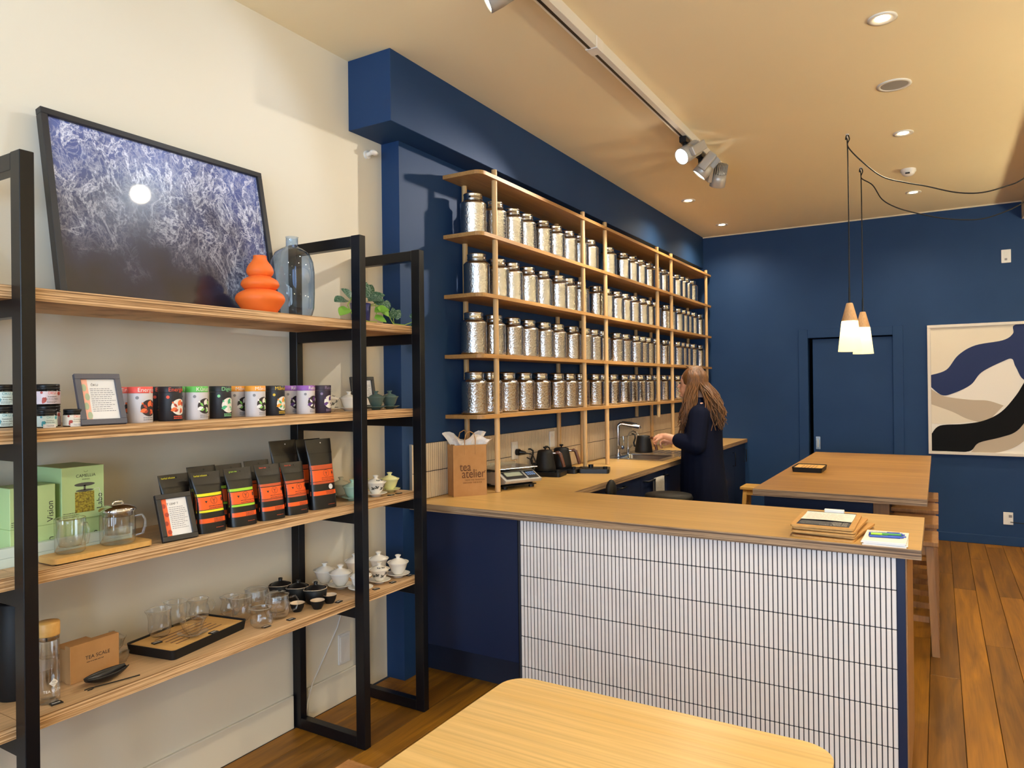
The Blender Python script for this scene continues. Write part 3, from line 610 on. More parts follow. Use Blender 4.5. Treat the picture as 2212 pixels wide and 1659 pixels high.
# tiled splashback behind the wall run
sb = thing('splashback', 'cream finger tile splashback above the worktop on the navy wall', 'splashback', (0, 0, 0))
G().box(XB+.0005, XB+.0085, 3.062, YB-.001, ZT+.001, 1.262).obj('grout_backing', 'grout', sb); G().box(XB+.0005, XB+.017, 3.055, 3.061, ZT+.001, 1.264).obj('edge_trim', 'silver_paint', sb)
g = G(); ny = int((YB-3.064)/.0188)
for r, (z0, z1) in enumerate(((.9525, 1.099), (1.103, 1.2595))):
    for i in range(ny): y = 3.063+i*.0188; g.box(XB+.005, XB+.0105+random.random()*.0008, y+.0019, y+.0169, z0, z1, .001)
o = g.obj('tile_field', 'tile_cream', sb); o['kind'] = 'stuff'
XT = XB+.0115
for i, (y, z) in enumerate(((4.155, 1.14), (4.70, 1.178))):
    o = plate('power_outlet', ('white power outlet with black plug on the splashback behind the scale', 'white power outlet on the splashback behind the kettles')[i], 'power outlet', (XT, y, z), .075, .118, 'x', ((-.025, -.008, .02, .04, 'white_plastic'), (.006, .028, .02, .04, 'white_plastic')))
    if i == 0:
        p = G().cyl((.011, .012, -.012), (.035, .014, -.012), .022).cyl((.035, .014, -.012), (.075, .03, -.016), .016, .008).obj('plug', 'black_plastic', o)
        G().tube([(.07, .028, -.016), (.11, .06, -.03), (.12, .09, -.09), (.09, .07, -.15), (.07, .03, -.175)], .0045, 6).obj('cable', 'cord_black', o)
# cabinets under the wall run
def cabinet(y0, y1, label, kind):
    o = thing('base_cabinet', label, 'cabinet', (0, 0, 0), 0, 'base cabinets under the wall worktop')
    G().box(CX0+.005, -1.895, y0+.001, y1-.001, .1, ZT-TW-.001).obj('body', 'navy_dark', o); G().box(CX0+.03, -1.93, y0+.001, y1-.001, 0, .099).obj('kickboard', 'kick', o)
    if kind == 'drawers':
        for z0, z1, hy in ((.66, .905, None), (.4, .655, None), (.105, .395, None)):
            d = G().box(-1.895, -1.872, y0+.003, y1-.003, z0, z1, .0015).obj('drawer', 'navy_panel', o)
            for yy in (4.37, 4.52): G().tube([(-1.872, yy, z1-.03), (-1.84, yy, z1-.03), (-1.84, yy+.09, z1-.03), (-1.872, yy+.09, z1-.03)], .005, 6).obj('handle', 'black_steel', d)
    elif kind == 'doors':
        m_ = (y0+y1)/2
        for a_, b_ in ((y0, m_), (m_, y1)): d = G().box(-1.895, -1.872, a_+.002, b_-.002, .105, .905, .0015).obj('door', 'navy_panel', o); G().tube([(-1.872, b_-.06, .84), (-1.845, b_-.06, .84), (-1.845, b_-.06, .7), (-1.872, b_-.06, .7)], .005, 6).obj('handle', 'black_steel', d)
    elif kind == 'oven':
        d = G().box(-1.895, -1.872, y0+.003, y1-.003, .105, .905, .0015).obj('door', 'navy_panel', o); G().tube([(-1.872, y0+.06, .862), (-1.832, y0+.06, .862), (-1.832, y1-.06, .862), (-1.872, y1-.06, .862)], .007, 8).obj('rail', 'black_steel', d)
    else:
        d = G().box(-1.895, -1.868, y0+.004, y1-.004, .105, .9, .004).obj('door', 'steel', o); G().box(-1.9, -1.866, y0+.004, y1-.004, .872, .905, .002).obj('control_strip', 'white_plastic', o)
cabinet(3.8, 4.95, 'navy drawer cabinet with black bar handles behind the counter corner', 'drawers')
cabinet(4.95, 5.52, 'navy cabinet with a black rail holding the grey towel', 'oven')
cabinet(5.52, 6.6, 'navy double door cabinet beneath the sink, behind the person', 'doors')
cabinet(6.6, 7.25, 'steel dishwasher with white control strip beside the far cabinet', 'dish')
cabinet(7.25, YB-.004, 'navy double door cabinet with black handle in the far corner', 'doors')
# ------------------------------------------------------------------ things on the black shelving
Z1, Z2, Z3, Z4 = ZS
# leaning sea picture
pw, ph, th = .90, .655, math.atan2(.118, .63)
o = thing('framed_picture', 'large black framed photograph of sea foam leaning on the cream wall', 'picture', (-2.452, 1.685, Z1)); o.rotation_euler = (0, -th, 0)
g = G(); a, b = -pw/2, pw/2; f_w, f_d = .022, .032
g.box(0, f_d, a, b, 0, f_w, .0015).box(0, f_d, a, b, ph-f_w, ph, .0015).box(0, f_d, a, a+f_w, f_w, ph-f_w, .0015).box(0, f_d, b-f_w, b, f_w, ph-f_w, .0015); g.obj('frame', 'frame_black', o)
G().box(.004, .019, a+f_w, b-f_w, f_w, ph-f_w).obj('print', 'sea_print', o)
# vases
def smooth_profile(pts, n=5):
    out = []
    for i in range(len(pts)-1):
        p0, p1, p2, p3 = [Vector(pts[max(0, min(len(pts)-1, i+q))]) for q in (-1, 0, 1, 2)]
        for q in range(n): s_ = q/n; v_ = .5*((2*p1)+(p2-p0)*s_+(2*p0-5*p1+4*p2-p3)*s_*s_+(3*p1-p0-3*p2+p3)*s_**3); out.append((max(.001, v_.x), v_.y))
    return out+[tuple(pts[-1])]
tag(G().lathe([(.001, .001), (.058, 0)]+smooth_profile([(.06, .001), (.08, .03), (.094, .055), (.088, .075), (.066, .09), (.054, .094), (.062, .099), (.073, .114), (.066, .132), (.047, .144), (.04, .147), (.046, .153), (.052, .168), (.046, .188), (.032, .207), (.0255, .222), (.026, .23)])+[(.023, .23), (.02, .215), (.03, .195)], 44)
    .obj('orange_vase', 'orange_ceramic', None, (-2.305, 1.925, Z1)), 'matte orange ceramic vase of three stacked bulges', 'vase')
o = thing('glass_vase', 'tall translucent blue glass bottle vase with short neck', 'vase', (-2.325, 2.108, Z1))
G().lathe([(.001, .004), (.07, .003), (.08, .012), (.088, .04), (.091, .1), (.091, .19), (.086, .235), (.07, .27), (.045, .288), (.027, .296), (.0245, .302), (.0245, .335), (.027, .338)], 40).obj('bottle', 'blue_glass', o)
# trailing plant
o = thing('trailing_plant', 'trailing plant with silver spotted heart leaves in a blue pot', 'plant', (-2.40, 2.60, Z1))
G().lathe([(.001, .001), (.042, .001), (.05, .11), (.046, .11), (.044, .1), (.001, .098)], 28).obj('pot', 'pot_blue', o); G().lathe([(.044, .1), (.02, .104), (.001, .104)], 16).obj('soil', 'soil', o)

def heart():
    out = []
    n = 14
    for i in range(n+1):
        t_ = PI*i/n; w = .5*math.sin(t_)**.75*(1-.35*(i/n)); y = i/n; out.append((w, y))
    L_ = [(w, y-(.14*math.exp(-((w-.3)/.16)**2) if y < .35 else 0)) for w, y in out]
    return L_
def leaf(base, dir_, up, size, mat):
    base, d, up = Vector(base), Vector(dir_).normalized(), Vector(up); s_ = d.cross(up).normalized(); nrm = s_.cross(d); H_ = heart(); g = G()
    rows = []
    for w, y in H_:
        row = []
        for q in (-1, -.5, 0, .5, 1): x = w*q; z = .16*(abs(q)*w)-.22*(y*y); row.append(tuple(base+s_*x*size+d*y*size+nrm*z*size))
        rows.append(row)
    g.loft(rows, False, 0, True, False); return g.obj('leaf', mat, o)
LV = [((-.02, -.03, .13), (-.1, -.5, .5), .075, 0), ((.02, .0, .14), (.2, .1, .8), .075, 0), ((0, .03, .15), (.1, .4, .65), .08, 0), ((.03, .02, .13), (.5, .3, .25), .085, 0), ((.02, .05, .13), (.2, .8, .25), .085, 0),
      ((.04, .05, .12), (.5, .7, -.1), .075, 0), ((.05, .0, .12), (.7, .0, .1), .08, 0), ((.03, -.04, .13), (.5, -.6, .3), .06, 0), ((.0, -.10, .12), (.1, -.8, -.05), .075, 0), ((.03, -.12, .075), (.2, -.8, -.35), .07, 1),
      ((.09, .0, .07), (.7, .4, .15), .07, 1), ((.09, .0, .04), (.6, .5, -.2), .06, 1), ((.10, .02, .09), (.6, .3, -.5), .065, 1), ((.1, .06, .12), (.4, .3, -.9), .05, 0),
      ((.12, .10, .04), (.3, -.3, .75), .052, 0), ((.12, .11, .04), (.35, .35, .7), .052, 0), ((.17, .175, .04), (.4, .35, .5), .05, 0), ((.185, .16, .01), (.35, -.05, -.85), .055, 0), ((.18, .2, .03), (.3, .5, .3), .04, 1), ((.19, .205, .06), (.2, .1, .9), .035, 1)]
for bs, d, sz, m_ in LV: leaf(bs, d, (.55, -.35, .75) if abs(d[2]) < .7 else (1, -.5, .1), sz, 'leaf_bright' if m_ else 'leaf')
G().tube([(.02, -.02, .1), (.02, -.08, .13), (.03, -.12, .09), (.07, -.12, .03), (.11, -.06, .012), (.12, -.02, .012)], .0025, 6).tube([(.02, .02, .1), (.06, .04, .11), (.085, .02, .06), (.09, .01, .05)], .0022, 6).tube([(.03, .03, .1), (.09, .06, .1), (.12, .1, .012), (.15, .15, .008), (.175, .17, .02), (.19, .2, .04)], .0022, 6).tube([(.12, .105, .012), (.12, .1, .045)], .0016, 5).obj('stem', 'stem_green', o)

# tea canisters
def canister(kind, x, y, label):
    word, bodym, lidm, tm_, blob, pets = {
        'Ew': ('Energise', 'can_white', 'coral_print', 'text_white', 'blob_dark', 'petal_orange'), 'Eb': ('Energise', 'can_black', 'can_black', 'text_red', 'blob_cream', 'petal_orange'),
        'Dw': ('Digest', 'can_white', 'green_print', 'text_white', 'blob_dark', 'petal_white'), 'Kw': ('Kūnatu', 'can_white', 'green_print', 'text_white', 'blob_dark', 'petal_white'),
        'Db': ('Digest', 'can_black', 'can_black', 'text_green', 'blob_cream', 'petal_green'), 'Mw': ('Mānuka', 'can_white', 'amber_print', 'text_white', 'blob_dark', 'petal_white'),
        'Mb': ('Mānuka', 'can_black', 'can_black', 'text_gold', 'blob_cream', 'amber_print'), 'Rw': ('Relax', 'can_white', 'violet_print', 'text_white', 'blob_dark', 'petal_purple'), 'Rb': ('Relax', 'can_plum', 'can_plum', 'text_lilac', 'blob_cream', 'petal_purple')}[kind]
    o = thing('tea_canister', label, 'canister', (x, y, Z2), 0, 'row of printed tea canisters'); R = .0375; h = .118
    G().lathe([(.001, 0), (R-.001, 0), (R, .001), (R, h-.0215)], 32).obj('tube', bodym, o)
    G().lathe([(R+.0004, h-.021), (R+.0006, h-.0205), (R+.0006, h-.001), (R-.0006, h), (.001, h)], 32).obj('lid', lidm, o)
    text(G(), word, .0195, curved(R+.0011), .004, h-.017).obj('lettering', tm_, o)
    g = G(); fn = curved(R+.0004); cv, cu = .048, .009
    for p in strips(circ(cu, cv, .029, .0275, 22)): g.plate([p], fn, 0)
    ar = g.obj('art_circle', blob, o)
    sec = {'petal_orange': 'petal_rust', 'petal_white': 'leaf_print', 'petal_green': 'petal_white', 'amber_print': 'petal_green', 'petal_purple': 'petal_white'}[pets]
    g = G(); fn = curved(R+.0007)
    for (u, v_, l_, w_, an) in ((.004, .052, .024, .0075, 1.05), (.0, .044, .023, .007, 3.5), (.012, .044, .02, .006, -.9), (.014, .055, .02, .006, .35), (-.012, .06, .008, .003, 2.2)):
        for p in strips(petal(cu-.009+u, v_, l_, w_, an)): g.plate([p], fn, 0)
    g.obj('petal_print', pets, ar)
    g = G(); fn = curved(R+.001)
    for (u, v_, l_, w_, an) in ((.0, .047, .018, .004, 2.3), (.016, .04, .016, .0035, -1.9), (.02, .05, .014, .004, 1.0), (.004, .04, .016, .004, -2.6)):
        for p in strips(petal(cu-.009+u, v_, l_, w_, an)): g.plate([p], fn, 0)
    for p in strips(circ(cu+.012, cv+.013, .005, .005, 10)): g.plate([p], fn, 0)
    g.obj('petal_print', sec, ar)
    g = G(); lines(g, curved(R+.0006), -.012, .03, .0175, 2, .0062, .003, 0, 5)
    for p in strips(circ(-.03, .082, .0055, .0055, 14)): g.plate([p], curved(R+.0006), 0)
    g.obj('small_print', tm_ if bodym != 'can_white' else 'ink_grey', o)
for kind, x, y, lb in (('Ew', -2.36, 1.401, 'white Energise tea canister with coral lid, half hidden beside the grey frame'), ('Ew', -2.262, 1.397, 'white Energise tea canister with coral lid, front of its pair'), ('Eb', -2.36, 1.521, 'black Energise canister peeking out behind the front black one'), ('Eb', -2.262, 1.505, 'black Energise tea canister with red lettering at the front'),
                       ('Dw', -2.36, 1.622, 'white Digest canister with green lid behind the Kūnatu one'), ('Kw', -2.262, 1.606, 'white Kūnatu tea canister with green lid'), ('Db', -2.262, 1.704, 'black Digest tea canister with green lettering'), ('Mw', -2.352, 1.842, 'white Mānuka canister with orange lid, set back of its pair'), ('Mw', -2.262, 1.86, 'white Mānuka canister with orange lid, front of its pair'),
                       ('Mb', -2.262, 1.955, 'black Mānuka tea canister with gold lettering'), ('Rw', -2.352, 2.105, 'white Relax canister with violet lid, set back of its pair'), ('Rw', -2.262, 2.116, 'white Relax canister with violet lid, front of its pair'), ('Rb', -2.262, 2.207, 'dark plum Relax tea canister at the right end')): canister(kind, x, y, lb)

# balm jars
def balm(x, y, z, lab, label, tester=False, small=False):
    o = thing('balm_jar', label, 'jar', (x, y, z), -.35, 'stacked balm jars'); k_ = .82 if small else 1.; R = .0335*k_; h = .064*k_
    G().lathe([(.001, 0), (R-.001, 0), (R, .001), (R, h*.68), (R*.9, h*.76)], 28).obj('pot', 'black_gloss', o)
    G().lathe([(R*.93, h*.74), (R*.96, h*.75), (R*.96, h*.82), (R*.93, h*.83), (R*.96, h*.85), (R*.96, h*.97), (R*.9, h), (.001, h)], 28).obj('lid', 'black_plastic', o)
    fn = curved(R+.0003); L_ = G()
    for p in strips(rect(-R*2.2, R*1.35, h*.06, h*.66)): L_.plate([p], fn)
    lb = L_.obj('label', lab[0], o); fn = curved(R+.0006)
    text(G(), 'ŌKU', .0105*k_, fn, .008*k_, h*.52).obj('lettering', lab[1], lb)
    g = G(); text(g, 'Kawakawa', .0058*k_, fn, .009*k_, h*.38); text(g, '& Arnica Balm', .0055*k_, fn, .009*k_, h*.27); lines(g, fn, -.006*k_, .024*k_, h*.2, 2, h*.06, h*.02, 0, 3).obj('small_print', 'ink', lb)
    g = G(); g.plate(strips(petal(-.018*k_, h*.08, .022*k_, .006*k_, 1.1)), fn); g.plate(strips(circ(-.014*k_, h*.3, .005*k_, n=12)), fn); g.plate(strips(circ(.03*k_, h*.55, .006*k_, n=12)), fn); g.plate(strips(circ(-.02*k_, h*.6, .004*k_, n=10)), fn); g.obj('bird_print', lab[2], lb)
    if tester: 
        fn = curved(R+.001); g = G(); g.plate(strips(rect(-.014*k_, .03*k_, 0, h*.2)), fn); s_ = g.obj('tester_sticker', 'paper', o); text(G(), 'TESTER', .008*k_, curved(R+.0014), .009*k_, h*.06).obj('lettering', 'ink_grey', s_)
MT = ('label_mint', 'label_teal', 'label_teal'); PK = ('label_pink', 'coral_print', 'petal_rust'); CR = ('blob_cream', 'text_red', 'petal_rust')
balm(-2.335, 1.148, Z2, PK, 'pink labelled balm jar at the bottom of the stack right of the post'); balm(-2.335, 1.148, Z2+.0645, PK, 'pink labelled balm jar on top of the stack right of the post')
balm(-2.412, 1.128, Z2, MT, 'mint labelled balm jar at the bottom behind the black post'); balm(-2.412, 1.128, Z2+.0645, MT, 'mint labelled balm jar on top, half behind the black post')
balm(-2.405, 1.056, Z2, MT, 'mint labelled balm jar at the bottom just left of the post'); balm(-2.405, 1.056, Z2+.0645, MT, 'mint labelled balm jar on top just left of the post'); balm(-2.43, .985, Z2, MT, 'mint labelled balm jar cut off at the left edge')
balm(-2.262, 1.108, Z2, MT, 'small mint labelled tester balm jar in front of the stack', True, True); balm(-2.252, 1.179, Z2, CR, 'small cream labelled tester balm jar beside the grey frame', True, True)

# framed notices
def notice(x, y, z, w, h, rz, fm, art, title, label, lean=.24, photo=False):
    o = thing('framed_notice', label, 'picture frame', (x, y, z), rz); i = G(); fw_ = .017
    R = Matrix.Rotation(-lean, 4, 'Y')
    g = G().box(-.006, .008, -w/2, w/2, 0, fw_, .001).box(-.006, .008, -w/2, w/2, h-fw_, h, .001).box(-.006, .008, -w/2, -w/2+fw_, fw_, h-fw_, .001).box(-.006, .008, w/2-fw_, w/2, fw_, h-fw_, .001)
    g.xf(Matrix.Translation((0, 0, .0015)) @ R).obj('frame', fm, o)
    iw0, iw1, ih0, ih1 = -w/2+fw_, w/2-fw_, fw_, h-fw_; MTX = Matrix.Translation((0, 0, .0015)) @ R
    pp = G().box(-.004, .001, iw0, iw1, ih0, ih1).xf(MTX).obj('paper', 'paper', o)
    if photo:
        G().plate([rect(iw0+.004, iw0+.026, ih1-.05, ih1-.022), rect(iw0+.004, iw0+.026, ih1-.082, ih1-.053)], front(.0016)).xf(MTX).obj('photo', 'photo_brown', pp)
        text(G(), title, .013, front(.0016), (iw0+iw1)/2, ih1-.015).xf(MTX).obj('lettering', 'ink', pp); lines(G(), front(.0016), iw0+.03, iw1-.004, ih1-.024, 10, .006, .002, 0, 4).xf(MTX).obj('small_print', 'ink_grey', pp)
    else:
        ap = G().plate([rect(iw0, iw0+.019, ih0, ih1)], front(.0014)).xf(MTX).obj('art_strip', art[0], pp)
        g = G()
        for q in range(4): g.plate([circ(iw0+.0105+.003*(-1)**q, ih0+.014+q*.03, .007, .012 if art[0] != 'orange_panel' else .008, 14)], front(.0018))
        g.xf(MTX).obj('leaf_print', art[1], ap)
        text(G(), title, .0105, front(.0016), iw0+.039, ih1-.022).xf(MTX).obj('lettering', 'ink', pp); lines(G(), front(.0016), iw0+.024, iw1-.004, ih1-.03, 12, .0066, .0018, 0, 6).xf(MTX).obj('small_print', 'ink_grey', pp)
    G().prism([(-.004, .01), (-.06, .002), (-.058, 0), (-.002, 0)], -.012, .012, plane='xz').obj('easel_back', 'kraft', o)
notice(-2.215, 1.252, Z2, .134, .165, -.1, 'frame_grey', ('peach_print', 'sage_print'), 'ŌKU', 'grey framed notice titled ŌKU with green leaf strip', .33)
notice(-2.214, 1.505, Z3, .122, .162, -.12, 'frame_black', ('orange_panel', 'petal_rust'), 'T LEAF T', 'black framed notice with orange strip beside the tea pouches', .36)
notice(-2.44, 2.67, Z2, .135, .16, -.25, 'frame_black', None, 'GAIWAN', 'black framed gaiwan notice with photos behind the dark teal cups', .2, True)

# gaiwans
GWm = {}
def gaiwan(x, y, z, m_, label, lidm=None, s=1., butterfly=False, saucer=None, group='lidded gaiwan cups'):
    o = thing('gaiwan', label, 'gaiwan', (x, y, z), random.random()*.6-.3, group); o.scale = (s, s, s)
    if m_ not in GWm:
        GWm[m_] = (G().lathe([(.001, .002), (.022, .0), (.024, .004), (.03, .008), (.052, .016), (.054, .018), (.05, .0185), (.028, .012), (.001, .011)], 30).mesh('saucer', saucer or m_),
                   G().lathe([(.001, .012), (.019, .012), (.021, .016), (.032, .03), (.038, .048), (.043, .06), (.049, .067), (.048, .069), (.042, .063), (.036, .048), (.03, .03), (.001, .02)], 30).mesh('bowl', m_),
                   G().lathe([(.043, .064), (.042, .066), (.032, .075), (.016, .082), (.009, .084), (.008, .088), (.013, .096), (.014, .098), (.011, .099), (.008, .095), (.001, .094)], 30).mesh('lid', lidm or m_))
    for n_, me in zip(('saucer', 'bowl', 'lid'), GWm[m_]): share(n_, me, o)
    if butterfly:
        rz_ = lambda v: .03+(.043-.03)*(v-.028)/(.06-.028)+.0012
        fn = lambda u, v: ((rz_(v))*math.cos(u/.036-.5), (rz_(v))*math.sin(u/.036-.5), v)
        g = G()
        for (u, v_) in ((-.012, .045), (.012, .038), (.03, .05), (-.03, .04)):
            for an in (.5, 2.2, -.8, 3.7): g.plate(strips(petal(u, v_, .011 if an > 0 else .008, .0032, an), .003), fn)
        fn2 = lambda u, v: ((.034-.3*(v-.072))*math.cos(u/.03-.4), (.034-.3*(v-.072))*math.sin(u/.03-.4), v+.0025)
        for (u, v_) in ((-.008, .0735), (.012, .0735)): g.plate([petal(u, v_, .009, .0025, .3), petal(u, v_, .009, .0025, 2.6)], fn2)
        g.obj('butterfly_print', 'charcoal_glaze', o)
P('porcelain_b', '#efeae1', .15, coat=.4); P('porcelain_c', '#eae7e0', .15, coat=.4)
gaiwan(-2.345, 2.335, Z2, 'porcelain_c', 'white gaiwan beside the plum canister on the second shelf', s=.9, butterfly=True); gaiwan(-2.32, 2.43, Z2, 'porcelain_b', 'white gaiwan partly behind the post on the second shelf', s=.9); gaiwan(-2.47, 2.45, Z2, 'charcoal_glaze', 'charcoal gaiwan at the back between the two white ones', s=.88)
gaiwan(-2.285, 2.575, Z2, 'teal_glaze', 'dark teal gaiwan on the left, in front of the gaiwan notice', s=.9); gaiwan(-2.30, 2.69, Z2, 'teal_glaze', 'dark teal gaiwan on the right, nearest the end post', s=.9)
gaiwan(-2.29, 2.415, Z3, 'celadon', 'pale celadon gaiwan beside the large pouch, cut by the post', s=.95); gaiwan(-2.40, 2.455, Z3, 'grey_glaze', 'grey beige gaiwan behind the celadon one', s=.95); gaiwan(-2.40, 2.30, Z3, 'yellow_glaze', 'sage gaiwan half hidden behind the large pouch', s=.9)
gaiwan(-2.268, 2.548, Z3, 'porcelain', 'white butterfly gaiwan on the third shelf', s=1., butterfly=True); gaiwan(-2.30, 2.683, Z3, 'yellow_glaze', 'pale yellow gaiwan at the right end of the third shelf', s=.97); gaiwan(-2.42, 2.60, Z3, 'yellow_glaze', 'pale yellow gaiwan mostly hidden behind the butterfly one', s=.97)
for (x, y, s_, bf, lb) in ((-2.48, 2.425, 1.08, 0, 'white gaiwan farthest left, at the back against the wall'), (-2.378, 2.423, 1.1, 0, 'white gaiwan in the middle, just right of the black cups'), (-2.266, 2.435, 1.05, 0, 'white gaiwan at the front, cut by the black post'),
                       (-2.485, 2.63, 1.05, 0, 'white gaiwan at the back, mostly behind the black post'), (-2.278, 2.575, 1., 1, 'white butterfly gaiwan at the front of the lowest shelf'), (-2.41, 2.72, 1.05, 0, 'white gaiwan at the back between butterfly and end cup'), (-2.272, 2.705, 1.08, 0, 'white gaiwan at the right end of the lowest shelf')):
    gaiwan(x, y, Z4, 'porcelain', lb, s=s_, butterfly=bool(bf))

# green teaware boxes
def gbox(x0, x1, y0, y1, z0, z1, word, label, full=False):
    o = thing('teaware_box', label, 'box', ((x0+x1)/2, (y0+y1)/2, z0), 0, 'green teaware boxes'); a, b, h = (x1-x0)/2, (y1-y0)/2, z1-z0
    G().box(-a, a, -b, b, 0, h, .0012).obj('carton', 'box_green', o)
    g = G()
    if full:
        text(g, 'CAMELLIA', .0135, front(a+.0006), .008, h-.034); text(g, 'SINENSIS', .006, front(a+.0006), .008, h-.043)
        for q in range(9): t0, t1 = PI*(1+q/9), PI*(1+(q+1)/9); g.plate([[(.008+.006*math.cos(t0), h-.014+.005*math.sin(t0)), (.008+.006*math.cos(t1), h-.014+.005*math.sin(t1)), (.008+.0052*math.cos(t1), h-.014+.0043*math.sin(t1)), (.008+.0052*math.cos(t0), h-.014+.0043*math.sin(t0))]], front(a+.0006))
    text(g, word, .026, front(a+.0006), b-.007, h*.30 if full else h*.33, PI/2); lines(g, front(a+.0006), -b+.004, -.01, .022, 3, .006, .0016, 0, 2)
    g.obj('lettering', 'ink', o)
    if full:
        cu = .004; pot = G(); pot.plate([rect(cu-.03, cu+.03, .02, .085)], front(a+.0006)); p_ = pot.obj('teapot_print', 'tea_gold', o)
        g = G(); g.plate([circ(cu, .108, .032, .006, 20), rect(cu-.003, cu+.003, .09, .106), circ(cu, .089, .028, .004, 16)], front(a+.0009)); g.obj('lid_print', 'charcoal_glaze', p_)
        G().tube([(a+.0008, cu+.03, .09), (a+.0008, cu+.045, .092), (a+.0008, cu+.05, .075), (a+.0008, cu+.048, .045)], .0007, 4).obj('handle_print', 'paper', p_)
gbox(-2.52, -2.352, 1.185, 1.31, Z3, Z3+.104, 'Labo', 'green teapot box at the bottom of the Labo stack'); gbox(-2.52, -2.345, 1.19, 1.322, Z3+.1045, Z3+.27, 'Labo', 'green Labo teapot box on top of its stack', True)
gbox(-2.45, -2.345, 1.045, 1.172, Z3, Z3+.102, 'Vision', 'green Vision box at the bottom beside the black post'); gbox(-2.45, -2.345, 1.045, 1.172, Z3+.1025, Z3+.225, 'Vision', 'green Vision box on top, half hidden by the black post')
gbox(-2.545, -2.455, .93, 1.035, Z3, Z3+.102, 'Vision', 'green box at the bottom left of the black post'); gbox(-2.545, -2.455, .93, 1.035, Z3+.1025, Z3+.225, 'Vision', 'green box on top left of the black post')
for q, z in enumerate((Z3, Z3+.0285)):
    tag(G().box(-2.344, -2.318, 1.0, 1.40, z, z+.028, .001).obj('flat_box', 'box_pale'), ('pale grey green long flat box, lower of two behind the glass mug', 'pale grey green long flat box, upper of two behind the glass mug')[q], 'box', 'pale flat boxes')
o = thing('bamboo_tray', 'light bamboo serving board under the glass mug and teapot', 'tray', (-2.262, 1.255, Z3))
g = G(); g.prism(rrect(-.052, .048, -.155, .155, .02), .004, .02).obj('board', 'bamboo', o); G().box(-.045, .04, -.145, .145, 0, .0041).obj('foot', 'matte_black', o)
def handle(g, x, y, z0, z1, out, r=.004, ang=.6, base=0.):
    c, s_ = math.cos(ang), math.sin(ang); R0 = base
    pts = [(R0, z1), (R0+out*.7, z1+.004), (R0+out, z1-.012), (R0+out*.98, (z0+z1)/2), (R0+out*.75, z0+.006), (R0, z0)]
    g.tube([(x+c*a_, y+s_*a_, b_) for a_, b_ in pts], r, 8); return g
o = thing('glass_mug', 'double walled clear glass mug on the bamboo board', 'mug', (-2.275, 1.178, Z3+.0205))
G().lathe([(.001, .001), (.036, .001), (.041, .006), (.042, .09), (.0425, .103), (.041, .105), (.038, .1), (.036, .05), (.03, .02), (.001, .014)], 36).obj('wall', 'clear_glass', o); handle(G(), 0, 0, .025, .085, .024, .0045, .35, .041).obj('handle', 'clear_glass', o)
o = thing('glass_teapot', 'clear glass teapot with domed steel lid on the bamboo board', 'teapot', (-2.27, 1.322, Z3+.0205))
G().lathe([(.001, .001), (.046, .001), (.051, .006), (.052, .05), (.052, .085), (.05, .098), (.052, .106)], 36, spout=(3.4, .085, .106, .014)).obj('wall', 'clear_glass', o); handle(G(), 0, 0, .022, .085, .032, .0048, .75, .05).obj('handle', 'clear_glass', o)
ld = G().lathe([(.054, .105), (.055, .108), (.05, .116), (.03, .124), (.008, .127), (.001, .127)], 36).obj('lid', 'chrome', o); G().tube([(.0, -.018, .125), (0, -.012, .133), (0, .012, .133), (0, .018, .125)], .004, 8).obj('knob', 'chrome', ld)
G().lathe([(.036, .1), (.036, .03), (.001, .03)], 28).obj('infuser', 'clear_glass', o); G().lathe([(.044, .104), (.044, .088), (.037, .088)], 28).obj('collar', 'steel', o)

